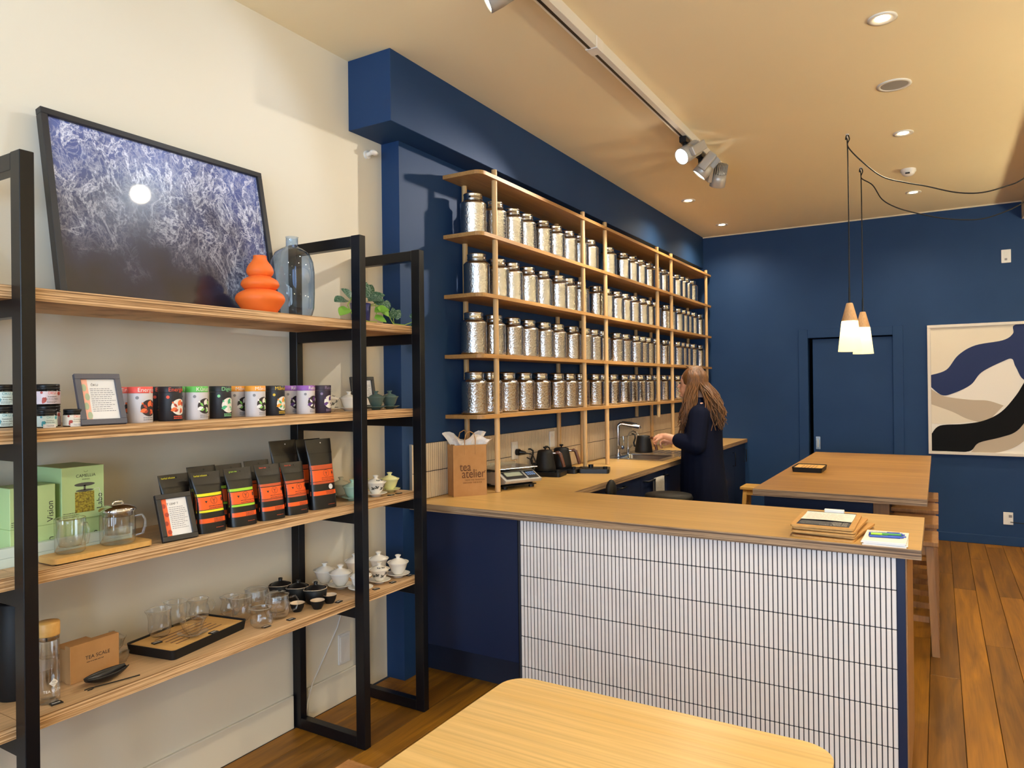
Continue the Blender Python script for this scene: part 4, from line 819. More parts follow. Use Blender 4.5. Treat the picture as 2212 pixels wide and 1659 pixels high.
# tea pouches
def pouch(x, y, w, h, bm, word, wm, label, rz=0., big=False, plain=False):
    o = thing('tea_pouch', label, 'pouch', (x, y, Z3), rz, 'black tea pouches'); nz = 22
    def dep(t): return (.026*(1-t)**.75+.0015)*(1.1 if t < .85 else .8)
    def wid(t): return w/2*(1-.10*math.sin(PI*min(1, (1-t)*1.15))**2+.02*t)
    rings = []
    for i in range(nz+1):
        t_ = i/nz; d_, w_ = dep(t_), wid(t_); rg = []
        for k_ in range(20):
            a_ = 2*PI*k_/20; c, s_ = math.cos(a_), math.sin(a_); rg.append((d_*math.copysign(abs(c)**.9, c)-.03*t_*t_, w_*math.copysign(abs(s_)**.55, s_), h*t_))
        rings.append(rg)
    G().loft(rings, True).obj('bag', 'pouch_black', o)
    def surf(off):
        def fn(u, v):
            t_ = max(0, min(1, v/h)); d_, w_ = dep(t_), wid(t_); s_ = max(-.999, min(.999, u/w_)); sa = abs(s_)**(1/.55); c = math.sqrt(max(0, 1-sa*sa))
            return (d_*c**.9-.03*t_*t_+off, u, v)
        return fn
    def band(v0, v1, m_, nm, off=.0008):
        g = G(); n = 16; rows = []
        for j in range(4):
            v_ = v0+(v1-v0)*j/3; ww = wid(v_/h)*.992; rows.append([surf(off)(ww*(-1+2*i/n), v_) for i in range(n+1)])
        g.loft(rows, False, 0, True, False); return g.obj(nm, m_, o)
    if big: z_ = (.56, .63, .40, .36, .20, .26)
    else: z_ = (.60, .655, .39, .345, .17, .245)
    if plain: z_ = (.60, .655, .42, .38, .17, .245)
    band(h*z_[0]+.002, h*z_[1], bm, 'zigzag_band'); pn = band(h*z_[2], h*z_[0]-.001, 'orange_print', 'label_band'); band(h*z_[3], h*z_[2]-.002, bm, 'zigzag_band'); nb = band(h*z_[4], h*z_[5], 'orange_print', 'name_band')
    g = G(); cu, cv = w*.08, h*(z_[2]+z_[0])/2+.008; rr = min(.0145, h*.06); fn = surf(.0016)
    for q in range(24):
        t0, t1 = 2*PI*q/24, 2*PI*(q+1)/24; g.plate([[(cu+rr*math.cos(t0), cv+rr*math.sin(t0)), (cu+rr*math.cos(t1), cv+rr*math.sin(t1)), (cu+(rr-.0009)*math.cos(t1), cv+(rr-.0009)*math.sin(t1)), (cu+(rr-.0009)*math.cos(t0), cv+(rr-.0009)*math.sin(t0))]], fn)
    text(g, 'T', .017, fn, cu, cv-.009); g.plate([petal(cu-.006, cv+.006, .005, .0007, 0), petal(cu+.002, cv+.006, .005, .0007, 0)], fn)
    g.plate([[(cu+.032, cv-.008), (cu+.037, cv), (cu+.027, cv)], [(cu+.032, cv+.008), (cu+.0365, cv+.001), (cu+.0275, cv+.001)]], fn)
    if not big: g.plate([[(cu-.03, cv-.008), (cu-.025, cv), (cu-.035, cv)]], fn)
    lines(g, fn, -w*.12, w*.4, cv-.018, 2, .007, .0018, 0, 8); lines(g, fn, w*.0, w*.36, h*z_[5]-.003, 3, .0048, .0018, 0, 9); g.obj('lettering', 'ink', pn)
    if word: text(G(), word, .0085, surf(.0014), -w*.2, h*.935).obj('lettering', wm, o)
    zb = G(); rows = [[surf(.0022)(wid(.8)*.93*(-1+2*i/12), h*v_) for i in range(13)] for v_ in (.79, .8, .81)]; zb.loft(rows, False, 0, True, False).obj('zip_seal', 'black_plastic', o)
    zb = G().plate([circ(w*.06, h*.945, .0028, n=10)], surf(.0018)).obj('hang_hole', 'black_void' if not big else 'paper', o)
    if big: G().plate([circ(w*.2, h*.31, .011, n=16)], surf(.0016)).obj('round_badge', 'paper', o)
    lines(G(), surf(.0014), w*.05, w*.35, .018, 1, .005, .0018, 0, 3).obj('small_print', 'rust_print', o)
pouch(-2.252, 1.648, .112, .212, 'yellow_print', 'herbal infusion', 'yellow_print', 'black pouch with yellow zigzag bands and herbal infusion lettering, front', -.08)
pouch(-2.30, 1.555, .112, .212, 'yellow_print', 'herbal infusion', 'yellow_print', 'black pouch with yellow bands behind the T LEAF T notice', -.05)
pouch(-2.252, 1.785, .114, .212, 'lime_print', 'green tea', 'lime_print', 'black pouch with lime green zigzag bands and green tea lettering, front', -.1)
pouch(-2.252, 1.922, .112, .212, 'rust_print', 'black tea', 'text_red', 'black pouch with rust bands, left of the two small orange ones', -.12)
pouch(-2.256, 2.05, .108, .208, 'rust_print', 'black tea', 'text_red', 'black pouch with rust bands, right small one beside the tall pouch', -.1)
pouch(-2.258, 2.2, .132, .292, 'rust_print', None, None, 'tall black pouch with white round badge at the right end', -.1, True)
for x, y, h, big, lb in ((-2.335, 1.69, .225, False, 'black pouch standing behind the yellow banded pouch'), (-2.335, 1.81, .22, False, 'black pouch standing behind the lime banded pouch'), (-2.34, 1.945, .222, False, 'black pouch standing behind the left rust banded pouch'),
                     (-2.345, 2.085, .292, True, 'tall dark pouch behind the right small pouch'), (-2.345, 2.225, .288, True, 'tall dark pouch directly behind the badge pouch')):
    pouch(x, y, .132 if big else .112, h, 'rust_print' if big or y > 1.9 else ('lime_print' if y > 1.75 else 'yellow_print'), None, None, lb, -.08, big)

# lowest shelf
tag(G().lathe([(.001, 0), (.052, 0), (.054, .003), (.054, .285), (.051, .29), (.001, .291)], 32).obj('tea_tube', 'matte_black', None, (-2.42, 1.095, Z4)), 'tall matte black cylinder tube half hidden by the black post', 'tube')
o = thing('infuser_bottle', 'glass infuser bottle with bamboo lid beside the black post', 'bottle', (-2.285, 1.118, Z4))
G().lathe([(.001, .001), (.026, .001), (.029, .005), (.029, .18), (.027, .19), (.0265, .2)], 32).lathe([(.001, .016), (.024, .016), (.0255, .02), (.0255, .18)], 28).obj('flask', 'clear_glass', o); G().lathe([(.0235, .19), (.0235, .135), (.02, .132), (.001, .132)], 28).obj('infuser', 'clear_glass', o)
G().lathe([(.001, .199), (.03, .199), (.0305, .202), (.0305, .236), (.029, .239), (.001, .2395)], 32).obj('lid', 'bamboo', o); G().lathe([(.0285, .199), (.0285, .188), (.027, .186)], 28).obj('collar', 'steel', o)
g = G(); fn = curved(.0294); text(g, 'TEA TOTAL', .0108, fn, .0, .036); g.obj('lettering', 'text_white', o); lt = G().plate(strips([(0, .05), (.013, .063), (0, .076), (-.013, .063)]), fn).obj('emblem', 'text_white', o)
g = G(); fn = curved(.0298); text(g, 'TEA', .0068, fn, 0, .0635); text(g, 'TOTAL', .0056, fn, 0, .0565); g.obj('emblem_lettering', 'ink_grey', lt)
o = thing('tea_scale_box', 'brown kraft box printed TEA SCALE', 'box', (-2.352, 1.292, Z4), .02)
G().box(-.03, 0, -.079, .079, 0, .119, .001).obj('carton', 'kraft', o); G().box(-.105, -.031, -.075, .03, 0, .104, .001).obj('back_carton', 'kraft', o); g = G(); text(g, 'TEA SCALE', .0165, front(.0006), .008, .064, .0); lines(g, front(.0006), -.028, .045, .056, 1, .005, .0018, 0, 2).obj('lettering', 'ink', o)
g = G(); rings = []
for i in range(13):
    t_ = i/12; y = -.07+.14*t_; w = .03*math.sin(PI*(.06+.88*t_))**.6; d_ = .026*math.sin(PI*(.08+.84*t_))**.7
    rings.append([(w*math.cos(PI+PI*q/10), y, .027-d_*(-math.sin(PI+PI*q/10))+.006*(t_-.5)**2) for q in range(11)]+[(w*.88*math.cos(PI+PI*(10-q)/10), y, .028-(d_-.004)*(-math.sin(PI+PI*(10-q)/10))) for q in range(11)])
tag(g.loft(rings, True).obj('tea_scoop', 'black_plastic', None, (-2.287, 1.292, Z4+.001), .1), 'black oval tea scoop dish in front of the kraft box', 'scoop')
tag(G().tube([(-2.262, 1.24, Z4+.004), (-2.25, 1.28, Z4+.004), (-2.228, 1.365, Z4+.004)], .0018, 6).tube([(-2.262, 1.24, Z4+.004), (-2.27, 1.226, Z4+.003), (-2.268, 1.212, Z4+.003)], .0016, 5).tube([(-2.262, 1.24, Z4+.004), (-2.256, 1.228, Z4+.003), (-2.257, 1.215, Z4+.003)], .0016, 5).obj('tea_fork', 'black_steel'), 'thin dark two-pronged tea tool lying before the scoop', 'tea tool')
def tea_tray(loc, w, l, rz, label, front_notch=False):
    o = thing('tea_tray', label, 'tray', loc, rz); g = G(); n = 6
    out0, out1, in1, in0 = rrect(-w/2+.006, w/2-.006, -l/2+.006, l/2-.006, .014, n), rrect(-w/2, w/2, -l/2, l/2, .018, n), rrect(-w/2+.004, w/2-.004, -l/2+.004, l/2-.004, .015, n), rrect(-w/2+.008, w/2-.008, -l/2+.008, l/2-.008, .012, n)
    g.loft([[(x, y, 0) for x, y in out0], [(x, y, .034) for x, y in out1], [(x, y, .034) for x, y in in1], [(x, y, .02) for x, y in in0]], False, 0, False); g.add([(x, y, 0) for x, y in out0], [tuple(range(len(out0)))[::-1]]); g.obj('basin', 'matte_black', o)
    G().prism(rrect(-w/2+.0085, w/2-.0085, -l/2+.0085, l/2-.0085, .012, n), .018, .0285).obj('bamboo_top', 'bamboo', o)
    for i in range(5):
        y = -l*.25+0*i; x = -w*.22+i*w*.11
        G().box(x-.0025, x+.0025, -l*.3, l*.3, .0282, .0289).obj('drain_slot', 'walnut', o)
    return o
tea_tray((-2.385, 1.652, Z4), .225, .36, .17, 'black tea tray with slotted bamboo top under the glass gaiwan')
ZTy = Z4+.0291
def pitcher(x, y, z, prof, sp, ang, label, hd=None, name='glass_pitcher', cat='pitcher'):
    o = thing(name, label, cat, (x, y, z), 0, 'clear glass teaware'); zt = prof[-1][1]
    spt = (ang, zt-.03, zt, sp) if sp else None; rl = prof[-1][0]; G().lathe(prof, 34, spout=spt).lathe([(rl-.001, zt), (rl, zt+.001), (rl+.001, zt), (rl, zt-.001)], 34, mi=1, spout=(ang, zt-.031, zt, sp) if sp else None).obj('wall', ['clear_glass', 'glass_lip'], o)
    if hd: handle(G(), 0, 0, hd[0], hd[1], hd[2], .0036, hd[3], hd[4]).obj('handle', 'clear_glass', o)
    return o
PA = [(.001, .001), (.026, .001), (.034, .01), (.039, .03), (.038, .06), (.037, .085), (.04, .098)]; PB = [(.001, .001), (.03, .001), (.034, .006), (.037, .05), (.04, .086)]; PC = [(.001, .001), (.026, .001), (.036, .012), (.039, .028), (.033, .048), (.029, .06), (.034, .078)]; PD = [(.001, .001), (.024, .001), (.034, .02), (.037, .05), (.04, .096)]; PE = [(.001, .001), (.03, .001), (.041, .012), (.043, .028), (.037, .048), (.032, .06), (.037, .074)]
pitcher(-2.445, 1.575, ZTy, PA, .012, 4.4, 'clear glass pitcher with pinched lip standing on the tea tray'); pitcher(-2.51, 1.685, ZTy, PB, .006, 3.9, 'clear straight glass tumbler at the back of the tea tray')
pitcher(-2.49, 1.77, ZTy, PC, .012, 4.3, 'small glass jug with curled handle at the back of the tea tray', (.02, .06, .022, 1.2, .034)); pitcher(-2.50, 1.92, Z4, PC, .01, 4.3, 'small glass jug at the back beside the wall', (.02, .06, .022, 1.2, .034))
pitcher(-2.40, 1.895, Z4, PD, .012, 4.2, 'tall tapering glass jug right of the tea tray'); pitcher(-2.27, 1.885, Z4, PE, .012, 4.2, 'squat glass jug with round handle at the shelf front', (.018, .058, .02, 1.2, .036))
def ggaiwan(x, y, z, label):
    o = thing('glass_gaiwan', label, 'gaiwan', (x, y, z), 0, 'clear glass teaware')
    G().lathe([(.001, .001), (.022, .0), (.024, .004), (.05, .014), (.053, .016)], 32).obj('saucer', 'clear_glass', o); G().lathe([(.001, .01), (.018, .01), (.022, .016), (.034, .03), (.039, .048), (.046, .062)], 32).obj('bowl', 'clear_glass', o); G().lathe([(.04, .058), (.03, .066), (.012, .072), (.006, .076), (.01, .084), (.001, .086)], 28).obj('lid', 'clear_glass', o)
ggaiwan(-2.335, 1.632, ZTy, 'clear glass gaiwan with saucer at the front of the tea tray'); ggaiwan(-2.49, 1.425, Z4, 'clear glass gaiwan between the kraft box and tea tray')
tag(G().lathe([(.001, .001), (.016, .001), (.024, .018), (.027, .034)], 24).obj('glass_cup', 'clear_glass', None, (-2.40, 1.405, Z4)), 'tiny clear glass cup beside the kraft box', 'cup')
for (x, y, lb) in ((-2.44, 2.0, 'lidded glass infuser mug at the back'), (-2.305, 1.992, 'lidded glass infuser mug with large handle at the shelf front')):
    o = pitcher(x, y, Z4, [(.001, .001), (.036, .001), (.043, .008), (.05, .03), (.05, .055), (.046, .08), (.044, .09)], 0, 0, lb, (.02, .075, .034, .9, .047), 'glass_mug', 'mug')
    G().lathe([(.047, .09), (.048, .093), (.04, .098), (.014, .1), (.01, .102), (.001, .103)], 32).obj('lid', 'clear_glass', o); G().lathe([(.042, .09), (.04, .05), (.03, .025), (.001, .02)], 28).obj('infuser', 'clear_glass', o)
for i, (x, y, lb) in enumerate(((-2.495, 2.175, 'matte black lidded teapot at the back against the wall'), (-2.40, 2.19, 'matte black lidded teapot in the middle of the three'), (-2.31, 2.205, 'matte black lidded teapot at the front behind the small cups'))):
    o = thing('easy_teapot', lb, 'teapot', (x, y, Z4), 0, 'three black lidded teapots')
    G().lathe([(.001, .001), (.034, .001), (.042, .01), (.046, .04), (.047, .064), (.045, .065), (.042, .05), (.001, .045)], 32, spout=(4.5, .045, .065, .012)).obj('pot', 'matte_black', o); G().lathe([(.046, .0655), (.0475, .0655), (.0475, .064)], 32, spout=(4.5, .045, .065, .012)).obj('rim', 'bisque', o)
    G().lathe([(.041, .063), (.03, .072), (.01, .078), (.008, .08), (.009, .088), (.0085, .092), (.001, .093)], 28).obj('lid', 'black_plastic', o)
for (x, y, lb) in ((-2.292, 2.085, 'small black tea cup on the left beside the glass mug'), (-2.245, 2.152, 'small black tea cup in front of the black teapot'), (-2.258, 2.235, 'small black tea cup on the right near the price tag')):
    o = thing('tea_cup', lb, 'cup', (x, y, Z4), 0, 'three small black cups'); G().lathe([(.001, .001), (.017, .0), (.019, .004), (.026, .018), (.03, .036)], 28).obj('outside', 'matte_black', o); G().lathe([(.03, .036), (.0285, .0365), (.024, .018), (.001, .007)], 28).obj('inside', 'bisque', o)
tagm = G().box(-.011, .011, -.016, .016, 0, .0035, .001).mesh('price_strip', 'black_plastic'); tagt = lines(G(), lambda u, v: (v, u, .0037), -.012, .012, .003, 1, .005, .005, 0, 3).mesh('price_figures', 'paper')
for (x, y, z, lb) in ((-2.252, 1.122, Z4, 'black price tag in front of the infuser bottle'), (-2.385, 1.525, ZTy, 'black price tag at the left end of the tea tray'), (-2.30, 1.692, ZTy, 'black price tag on the tea tray beside the glass gaiwan'), (-2.25, 1.87+.02, Z4, 'black price tag in front of the squat glass jug'), (-2.232, 1.997, Z4, 'black price tag in front of the lidded glass mug'), (-2.232, 2.262, Z4, 'black price tag beside the small black cup'),
                 (-2.222, 2.489, Z4, 'black price tag right of the black post on the lowest shelf'), (-2.226, 2.61, Z4, 'black price tag before the butterfly gaiwan'), (-2.236, 2.748, Z4, 'black price tag at the right end of the lowest shelf'), (-2.225, 2.66, Z3, 'black price tag before the yellow gaiwan'), (-2.222, 2.60, Z3, 'black price tag beside the butterfly gaiwan on the third shelf')):
    o = thing('price_tag', lb, 'price tag', (x, y, z), random.random()*.4-.2, 'small black price tags'); share('price_strip', tagm, o); share('price_figures', tagt, o)
# ------------------------------------------------------------------ things on the worktop
o = thing('paper_bag', 'brown paper tea atelier gift bag with white tissue on the counter', 'paper bag', (-2.352, 3.425, ZT), -.66)     # local +x faces the camera side, y runs along the printed face
bw, bd, bh = .2, .115, .292
g = G(); n = 9
F = [[(bd/2+.004*math.sin(PI*(i+.5)/n)*(j/8), -bw/2+bw*i/n, bh*j/8) for i in range(n+1)] for j in range(9)]; g.loft(F, False, 0, False, False)
for s_ in (-1, 1):
    rows = []
    for j in range(9):
        z = bh*j/8; ins = .028*(j/8)**1.3; rows.append([(bd/2, s_*bw/2, z), (0, s_*(bw/2-ins), z), (-bd/2, s_*bw/2, z)])
    g.loft(rows, False, 0, False, False)
g.loft([[(-bd/2, -bw/2, 0), (-bd/2, bw/2, 0)], [(-bd/2, -bw/2, bh), (-bd/2, bw/2, bh)]], False, 0, False, False); g.add([(bd/2, -bw/2, .0005), (bd/2, bw/2, .0005), (-bd/2, bw/2, .0005), (-bd/2, -bw/2, .0005)], [(0, 3, 2, 1)]); g.obj('bag', 'kraft', o)
g = G(); fn = front(bd/2+.0055); text(g, 'tea', .07, fn, -.03, .145, sx=.78); text(g, 'atelier', .07, fn, .018, .105, sx=.78); text(g, 'TASTE THE TRADITION', .0115, fn, .026, .088); text(g, 'DISCOVER THE ELIXIR', .0115, fn, .012, .073); g.plate([[(.084, .141), (.088, .137), (.092, .141), (.09, .143), (.088, .1415), (.086, .143)]], fn); g.obj('lettering', 'walnut', o)
for s_, x in ((1, bd/2+.002), (-1, -bd/2)):
    G().tube([(x, -.032, bh-.055), (x, -.032, bh+.03), (x, -.024, bh+.065), (x-.004*s_, 0, bh+.078), (x, .024, bh+.065), (x, .032, bh+.03), (x, .032, bh-.055)], .0028, 6).obj('handle', 'kraft', o)
g = G(); rn = random.Random(5)
for s_ in (0, 1):
    rows = []
    for j in range(7):
        t_ = j/6; row = []
        for i in range(13):
            u = -1+2*i/12; y = u*(.075+.06*t_**1.5)+.01*s_; x = (.02 if s_ else -.02)+(.03 if s_ else -.03)*t_+.012*math.sin(u*9+s_)*t_+rn.uniform(-.006, .006)*t_
            z = bh-.05+t_*(.09+.03*abs(u)**2*(1.0 if s_ == 0 else .3)-.02*math.cos(u*5+s_*2)); row.append((x, y, z))
        rows.append(row)
    g.loft(rows, False, 0, False, False)
g.obj('tissue', 'tissue', o)

o = thing('counter_scale', 'grey digital shop scale with steel pan on the counter', 'scale', (-2.315, 3.83, ZT), -.42)
g = G(); g.prism([(.0, .02), (.07, .022), (.155, .04), (.165, .055), (.07, .1), (0, .1)], -.135, .135, plane='xz')
g.box(-.12, .0, -.13, .13, .02, .098, .006); g.obj('housing', 'silver_paint', o)
def slope(off):                                            # the sloping front panel
    a_, b_ = Vector((.158, 0, .06)), Vector((.075, 0, .1)); d_ = (b_-a_); nn = Vector((.045, 0, .083)).normalized()
    return lambda u, v: tuple(a_+d_*v+Vector((0, u, 0))+nn*off)
dp = G().plate([rect(-.115, .035, .12, .95)], slope(.0008)).obj('display_bezel', 'black_plastic', o); G().plate([rect(-.1, .02, .42, .88)], slope(.0016)).obj('display', 'lcd', dp)
kp = G().plate([rect(.05, .125, .08, .95)], slope(.0008)).obj('keypad', 'black_plastic', o)
for i in range(4):
    for j in range(2): G().plate([rect(.056+i*.016, .068+i*.016, .4+j*.22, .56+j*.22)], slope(.0016)).obj('key', 'key_blue', kp)
G().box(-.15, .09, -.16, .16, .117, .121, .0015).box(-.15, -.148, -.16, .16, .121, .135).obj('pan', 'steel', o); G().cyl((-.04, 0, .09), (-.04, 0, .118), .03).obj('pan_support', 'black_plastic', o)
for x, y in ((-.1, -.1), (-.1, .1), (.1, -.1), (.1, .1)): G().cyl((x, y, 0), (x, y, .022), .018, n=12).obj('foot', 'black_plastic', o)
G().box(-.11, .12, -.125, .125, .016, .022).obj('base_plate', 'black_plastic', o)

def kettle_parts(o, lid=True, hang=None):
    G().lathe([(.001, .002), (.072, .0), (.0745, .004), (.072, .03), (.056, .12), (.052, .138), (.05, .14), (.047, .136)], 36).obj('body', 'matte_black', o)
    if lid:
        l = G().lathe([(.048, .138), (.044, .143), (.02, .146), (.001, .146)], 28).obj('lid', 'matte_black', o); G().lathe([(.005, .146), (.005, .154), (.014, .157), (.015, .167), (.001, .168)], 18).obj('knob', 'black_plastic', l)
    else: G().lathe([(.047, .137), (.05, .06), (.001, .05)], 28).obj('inside', 'steel', o)
    G().tube([(-.066, 0, .045), (-.092, 0, .05), (-.1, 0, .075), (-.085, 0, .115), (-.086, 0, .14), (-.105, 0, .152), (-.118, 0, .15)], [.0105, .009, .0075, .0065, .006, .0058, .006], 10).obj('spout', 'matte_black', o)
    G().cyl((.05, 0, .122), (.074, 0, .122), .0085, n=14).obj('collar', 'chrome', o)
    G().tube([(.072, 0, .122), (.09, 0, .126), (.104, 0, .116), (.118, 0, .07), (.13, 0, .025)], [.0095, .0125, .0135, .0125, .011], 12).obj('handle', 'walnut', o)
def kettle(x, y, z, rz, label):
    o = thing('gooseneck_kettle', label, 'kettle', (x, y, z), rz, 'black gooseneck kettles'); kettle_parts(o); return o
def kbase(x, y, rz, label):
    o = thing('kettle_heating_stand', label, 'kettle base', (x, y, ZT), rz, 'black kettle bases')
    G().prism(rrect(-.085, .135, -.085, .085, .02), .004, .03).obj('base', 'black_plastic', o); G().prism(rrect(-.08, .13, -.08, .08, .018), 0, .0045).obj('foot', 'black_plastic', o)
    G().cyl((.105, -.045, .03), (.105, -.045, .046), .016).obj('dial', 'matte_black', o); G().cyl((0, 0, .03), (0, 0, .032), .068, n=28).obj('heating_plate', 'matte_black', o)
    if 'empty' in label: G().cyl((0, 0, .03), (0, 0, .055), .018).obj('connector', 'black_plastic', o)
kbase(-2.36, 4.40, .15, 'black kettle base under the nearest kettle'); kettle(-2.36, 4.40, ZT+.0325, .45, 'black gooseneck kettle with walnut handle, nearest on the counter')
kbase(-2.345, 4.62, .15, 'black kettle base under the second kettle'); kettle(-2.345, 4.62, ZT+.0325, .45, 'black gooseneck kettle with walnut handle, behind the nearest one')
kbase(-2.15, 4.70, .35, 'empty black kettle base with dial, right of the kettles')
tag(G().tube([(-2.452, 4.3, 1.08), (-2.42, 4.32, 1.06), (-2.42, 4.33, 1.0), (-2.44, 4.37, .963), (-2.44, 4.40, .956)], .0045, 6).obj('kettle_cable', 'cord_black'), 'black cable looping down the splashback to the kettle base', 'cable')

# sink and taps
o = thing('sink', 'stainless steel inset sink with drainer in the wall worktop', 'sink', (0, 0, ZT))
X0, X1, Y0, Y1 = -2.45, -1.925, 5.60, 6.55
g = G(); zt = .004
for a_, b_, c, d in ((X0, -2.385, Y0, Y1), (-1.985, X1, Y0, Y1), (-2.385, -1.985, Y0, 5.675), (-2.385, -1.985, 6.045, 6.2)): g.box(a_, b_, c, d, .0005, zt)
g.box(-2.385, -1.985, 6.2, Y1, .0005, .0015)
for i in range(7): x = -2.36+i*.058; g.box(x, x+.02, 6.23, Y1-.04, .001, .0045, .0012)
g.obj('drainer', 'steel', o)
n = 6; R0, R1, R2 = rrect(-2.387, -1.983, 5.673, 6.047, .03, n), rrect(-2.38, -1.99, 5.68, 6.04, .04, n), rrect(-2.36, -2.01, 5.70, 6.02, .05, n)
g = G().loft([[(x, y, .004) for x, y in R0], [(x, y, -.01) for x, y in R1], [(x, y, -.15) for x, y in R1], [(x, y, -.17) for x, y in R2]], False, 0, True); g.add([(x, y, -.17) for x, y in R2], [tuple(range(len(R2)))]); g.obj('basin', 'steel', o)
o = thing('mixer_tap', 'tall chrome mixer tap with black topped pull-out head at the sink', 'tap', (-2.415, 5.86, ZT+.0045))
G().cyl((0, 0, 0), (0, 0, .012), .028).cyl((0, 0, .01), (0, 0, .25), .0145).tube([(0, 0, .24), (.002, 0, .262), (.02, .01, .278), (.045, .02, .276)], .0145, 12).obj('column', 'chrome', o)
G().cyl((.035, .016, .276), (.165, .075, .252), .0165, .02).cyl((.165, .075, .254), (.168, .077, .235), .015).obj('spray_head', 'chrome', o); G().tube([(.03, .014, .292), (.09, .042, .284), (.15, .068, .272)], [.008, .01, .008], 8).obj('head_cover', 'black_plastic', o)
G().cyl((0, 0, .07), (.05, -.02, .075), .018).tube([(.05, -.02, .075), (.06, -.024, .1), (.055, -.022, .17)], .006, 8).obj('lever', 'chrome', o)
o = thing('filter_tap', 'slim chrome filter tap with curved neck behind the held kettle', 'tap', (-2.415, 6.09, ZT+.0045))
G().cyl((0, 0, 0), (0, 0, .05), .016).tube([(0, 0, .05), (0, 0, .15), (.015, .0, .185), (.05, 0, .2), (.085, 0, .185), (.1, 0, .15)], .007, 10).obj('neck', 'chrome', o); G().tube([(0, .01, .04), (0, .05, .05), (.01, .075, .07)], .006, 8).obj('lever', 'chrome', o)

# towel, stools behind the counter
g = G(); rows = []
for j in range(12):
    t_ = j/11; a_ = 0; row = []
    for i in range(9):
        u = i/8; y = 5.14+.19*u
        if t_ < .45: x, z = -1.8225+.004*math.sin(u*7), .868-(.45-t_)/.45*.15-.01*u
        elif t_ < .55: q = (t_-.45)/.1; x, z = -1.832+.0105*math.cos(PI*q), .868+.0105*math.sin(PI*q)
        else: x, z = -1.8425, .868-(t_-.55)/.45*.1
        row.append((x, y, z))
    rows.append(row)
tag(g.loft(rows, False, 0, True, False).obj('tea_towel', 'towel_grey'), 'grey woven tea towel hanging over the black cabinet rail', 'towel')
def bstool(x, y, zs, back, label):
    o = thing('office_stool', label, 'stool', (x, y, 0), 0, 'black stools behind the counter')
    G().lathe([(.001, zs-.06), (.15, zs-.055), (.165, zs-.03), (.155, zs-.008), (.1, zs), (.001, zs+.003)], 28).obj('seat', 'matte_black', o); G().cyl((0, 0, .08), (0, 0, zs-.055), .025).obj('column', 'black_steel', o)
    for q in range(5): c, s_ = math.cos(q*2*PI/5), math.sin(q*2*PI/5); G().tube([(0, 0, .09), (.22*c, .22*s_, .055)], .014, 8).obj('leg', 'black_steel', o); G().ell((.225*c, .225*s_, .024), (.024, .024, .024), 10, 6).obj('castor', 'black_plastic', o)
    if back: G().ell((back[0], back[1], back[2]), (.03, .06, .075), 16, 10).obj('backrest', 'matte_black', o); G().tube([(0, 0, zs-.05), (back[0]*.9, back[1]*.9, zs-.03), (back[0], back[1], back[2]-.03)], .012, 8).obj('back_arm', 'black_steel', o)
bstool(-1.585, 4.72, .835, None, 'black stool with rounded seat behind the counter near the towel'); bstool(-1.56, 4.20, .62, (-.215, -.02, .905), 'black stool with small oval backrest by the inner counter corner')

# clipboards, notepads and pens on the counter end
ZB = ZT
for q in range(5):
    o = thing('clipboard', ('cork clipboard at the bottom of the stack on the counter end', 'second cork clipboard from the bottom of the stack', 'middle cork clipboard of the stack', 'second cork clipboard from the top of the stack', 'top cork clipboard holding the printed tea menu')[q], 'clipboard', (-.402+(.012, .022, -.004, .008, -.006)[q], 3.262+(.0, .02, -.004, .006, .0)[q], ZB+q*.0105), (-.1, -.14, .02, -.06, .0)[q], 'stack of cork clipboards')
    G().prism(rrect(-.118, .118, -.18, .18, .016), 0, .0075).obj('board', 'cork', o)
    if q == 4:
        lift = lambda u, v: .0082+.05*max(0, v-.105)*(1+8*abs(u)**1.3)*1.2
        m_ = G(); rows = [[(-.098+.196*i/8, -.15+.31*j/12, lift(-.098+.196*i/8, -.15+.31*j/12)) for i in range(9)] for j in range(13)]; m_.loft(rows, False, 0, True, False).obj('menu_sheet', 'navy_dark', o)
        pl = lambda u, v: lift(u, v)+.0012+.10*max(0, -.005-v)*(1-.6*abs(u)/.098)
        g = G(); rows = [[(-.098+.196*i/8, -.045+.19*j/9, pl(-.098+.196*i/8, -.045+.19*j/9)) for i in range(9)] for j in range(10)]; pg = g.loft(rows, False, 0, True, False).obj('folded_page', 'paper', o)
        lines(G(), lambda u, v: (u, v, pl(u, v)+.0006), -.085, .088, .125, 8, .018, .0022, 0, 4).obj('small_print', 'ink_grey', pg)
        fn = lambda u, v: (u, v, .0090); g = G()
        for i, w_ in enumerate(('White Tea', 'Oolong Tea', 'Green Tea', 'Black Tea', 'Herbal & Botanical')): text(g, w_, .0135, fn, .088, -.063-i*.018, align=1.)
        for i in range(8): g.plate([rect(-.09, .02, -.068-i*.0095, -.0673-i*.0095)], fn)
        g.obj('lettering', 'text_white', o)
        G().box(-.03, .05, .155, .17, .0076, .026, .002).obj('clip', 'white_plastic', o)
    else: G().box(-.03, .05, .165, .176, .0075, .0102).obj('clip', 'steel', o)
for q in range(4):
    o = tag(G().box(-.075, .075, -.11, .11, 0, .0042).obj('note_card_stack', 'paper', None, (-.184+(0, .003, -.002, .001)[q], 3.168+(.0, .004, -.002, .0)[q], ZT+q*.0045), (.0, .02, -.02, -.01)[q]), ('lowest stack of white order cards beside the clipboards', 'second stack of white order cards from the bottom', 'third stack of white order cards from the bottom', 'top stack of white order cards under the pens')[q], 'card stack', 'white order cards')
    if q == 3: lines(G(), lambda u, v: (u, v, .0045), -.065, .06, .095, 2, .012, .003, 0, 2).obj('small_print', 'ink_grey', o)
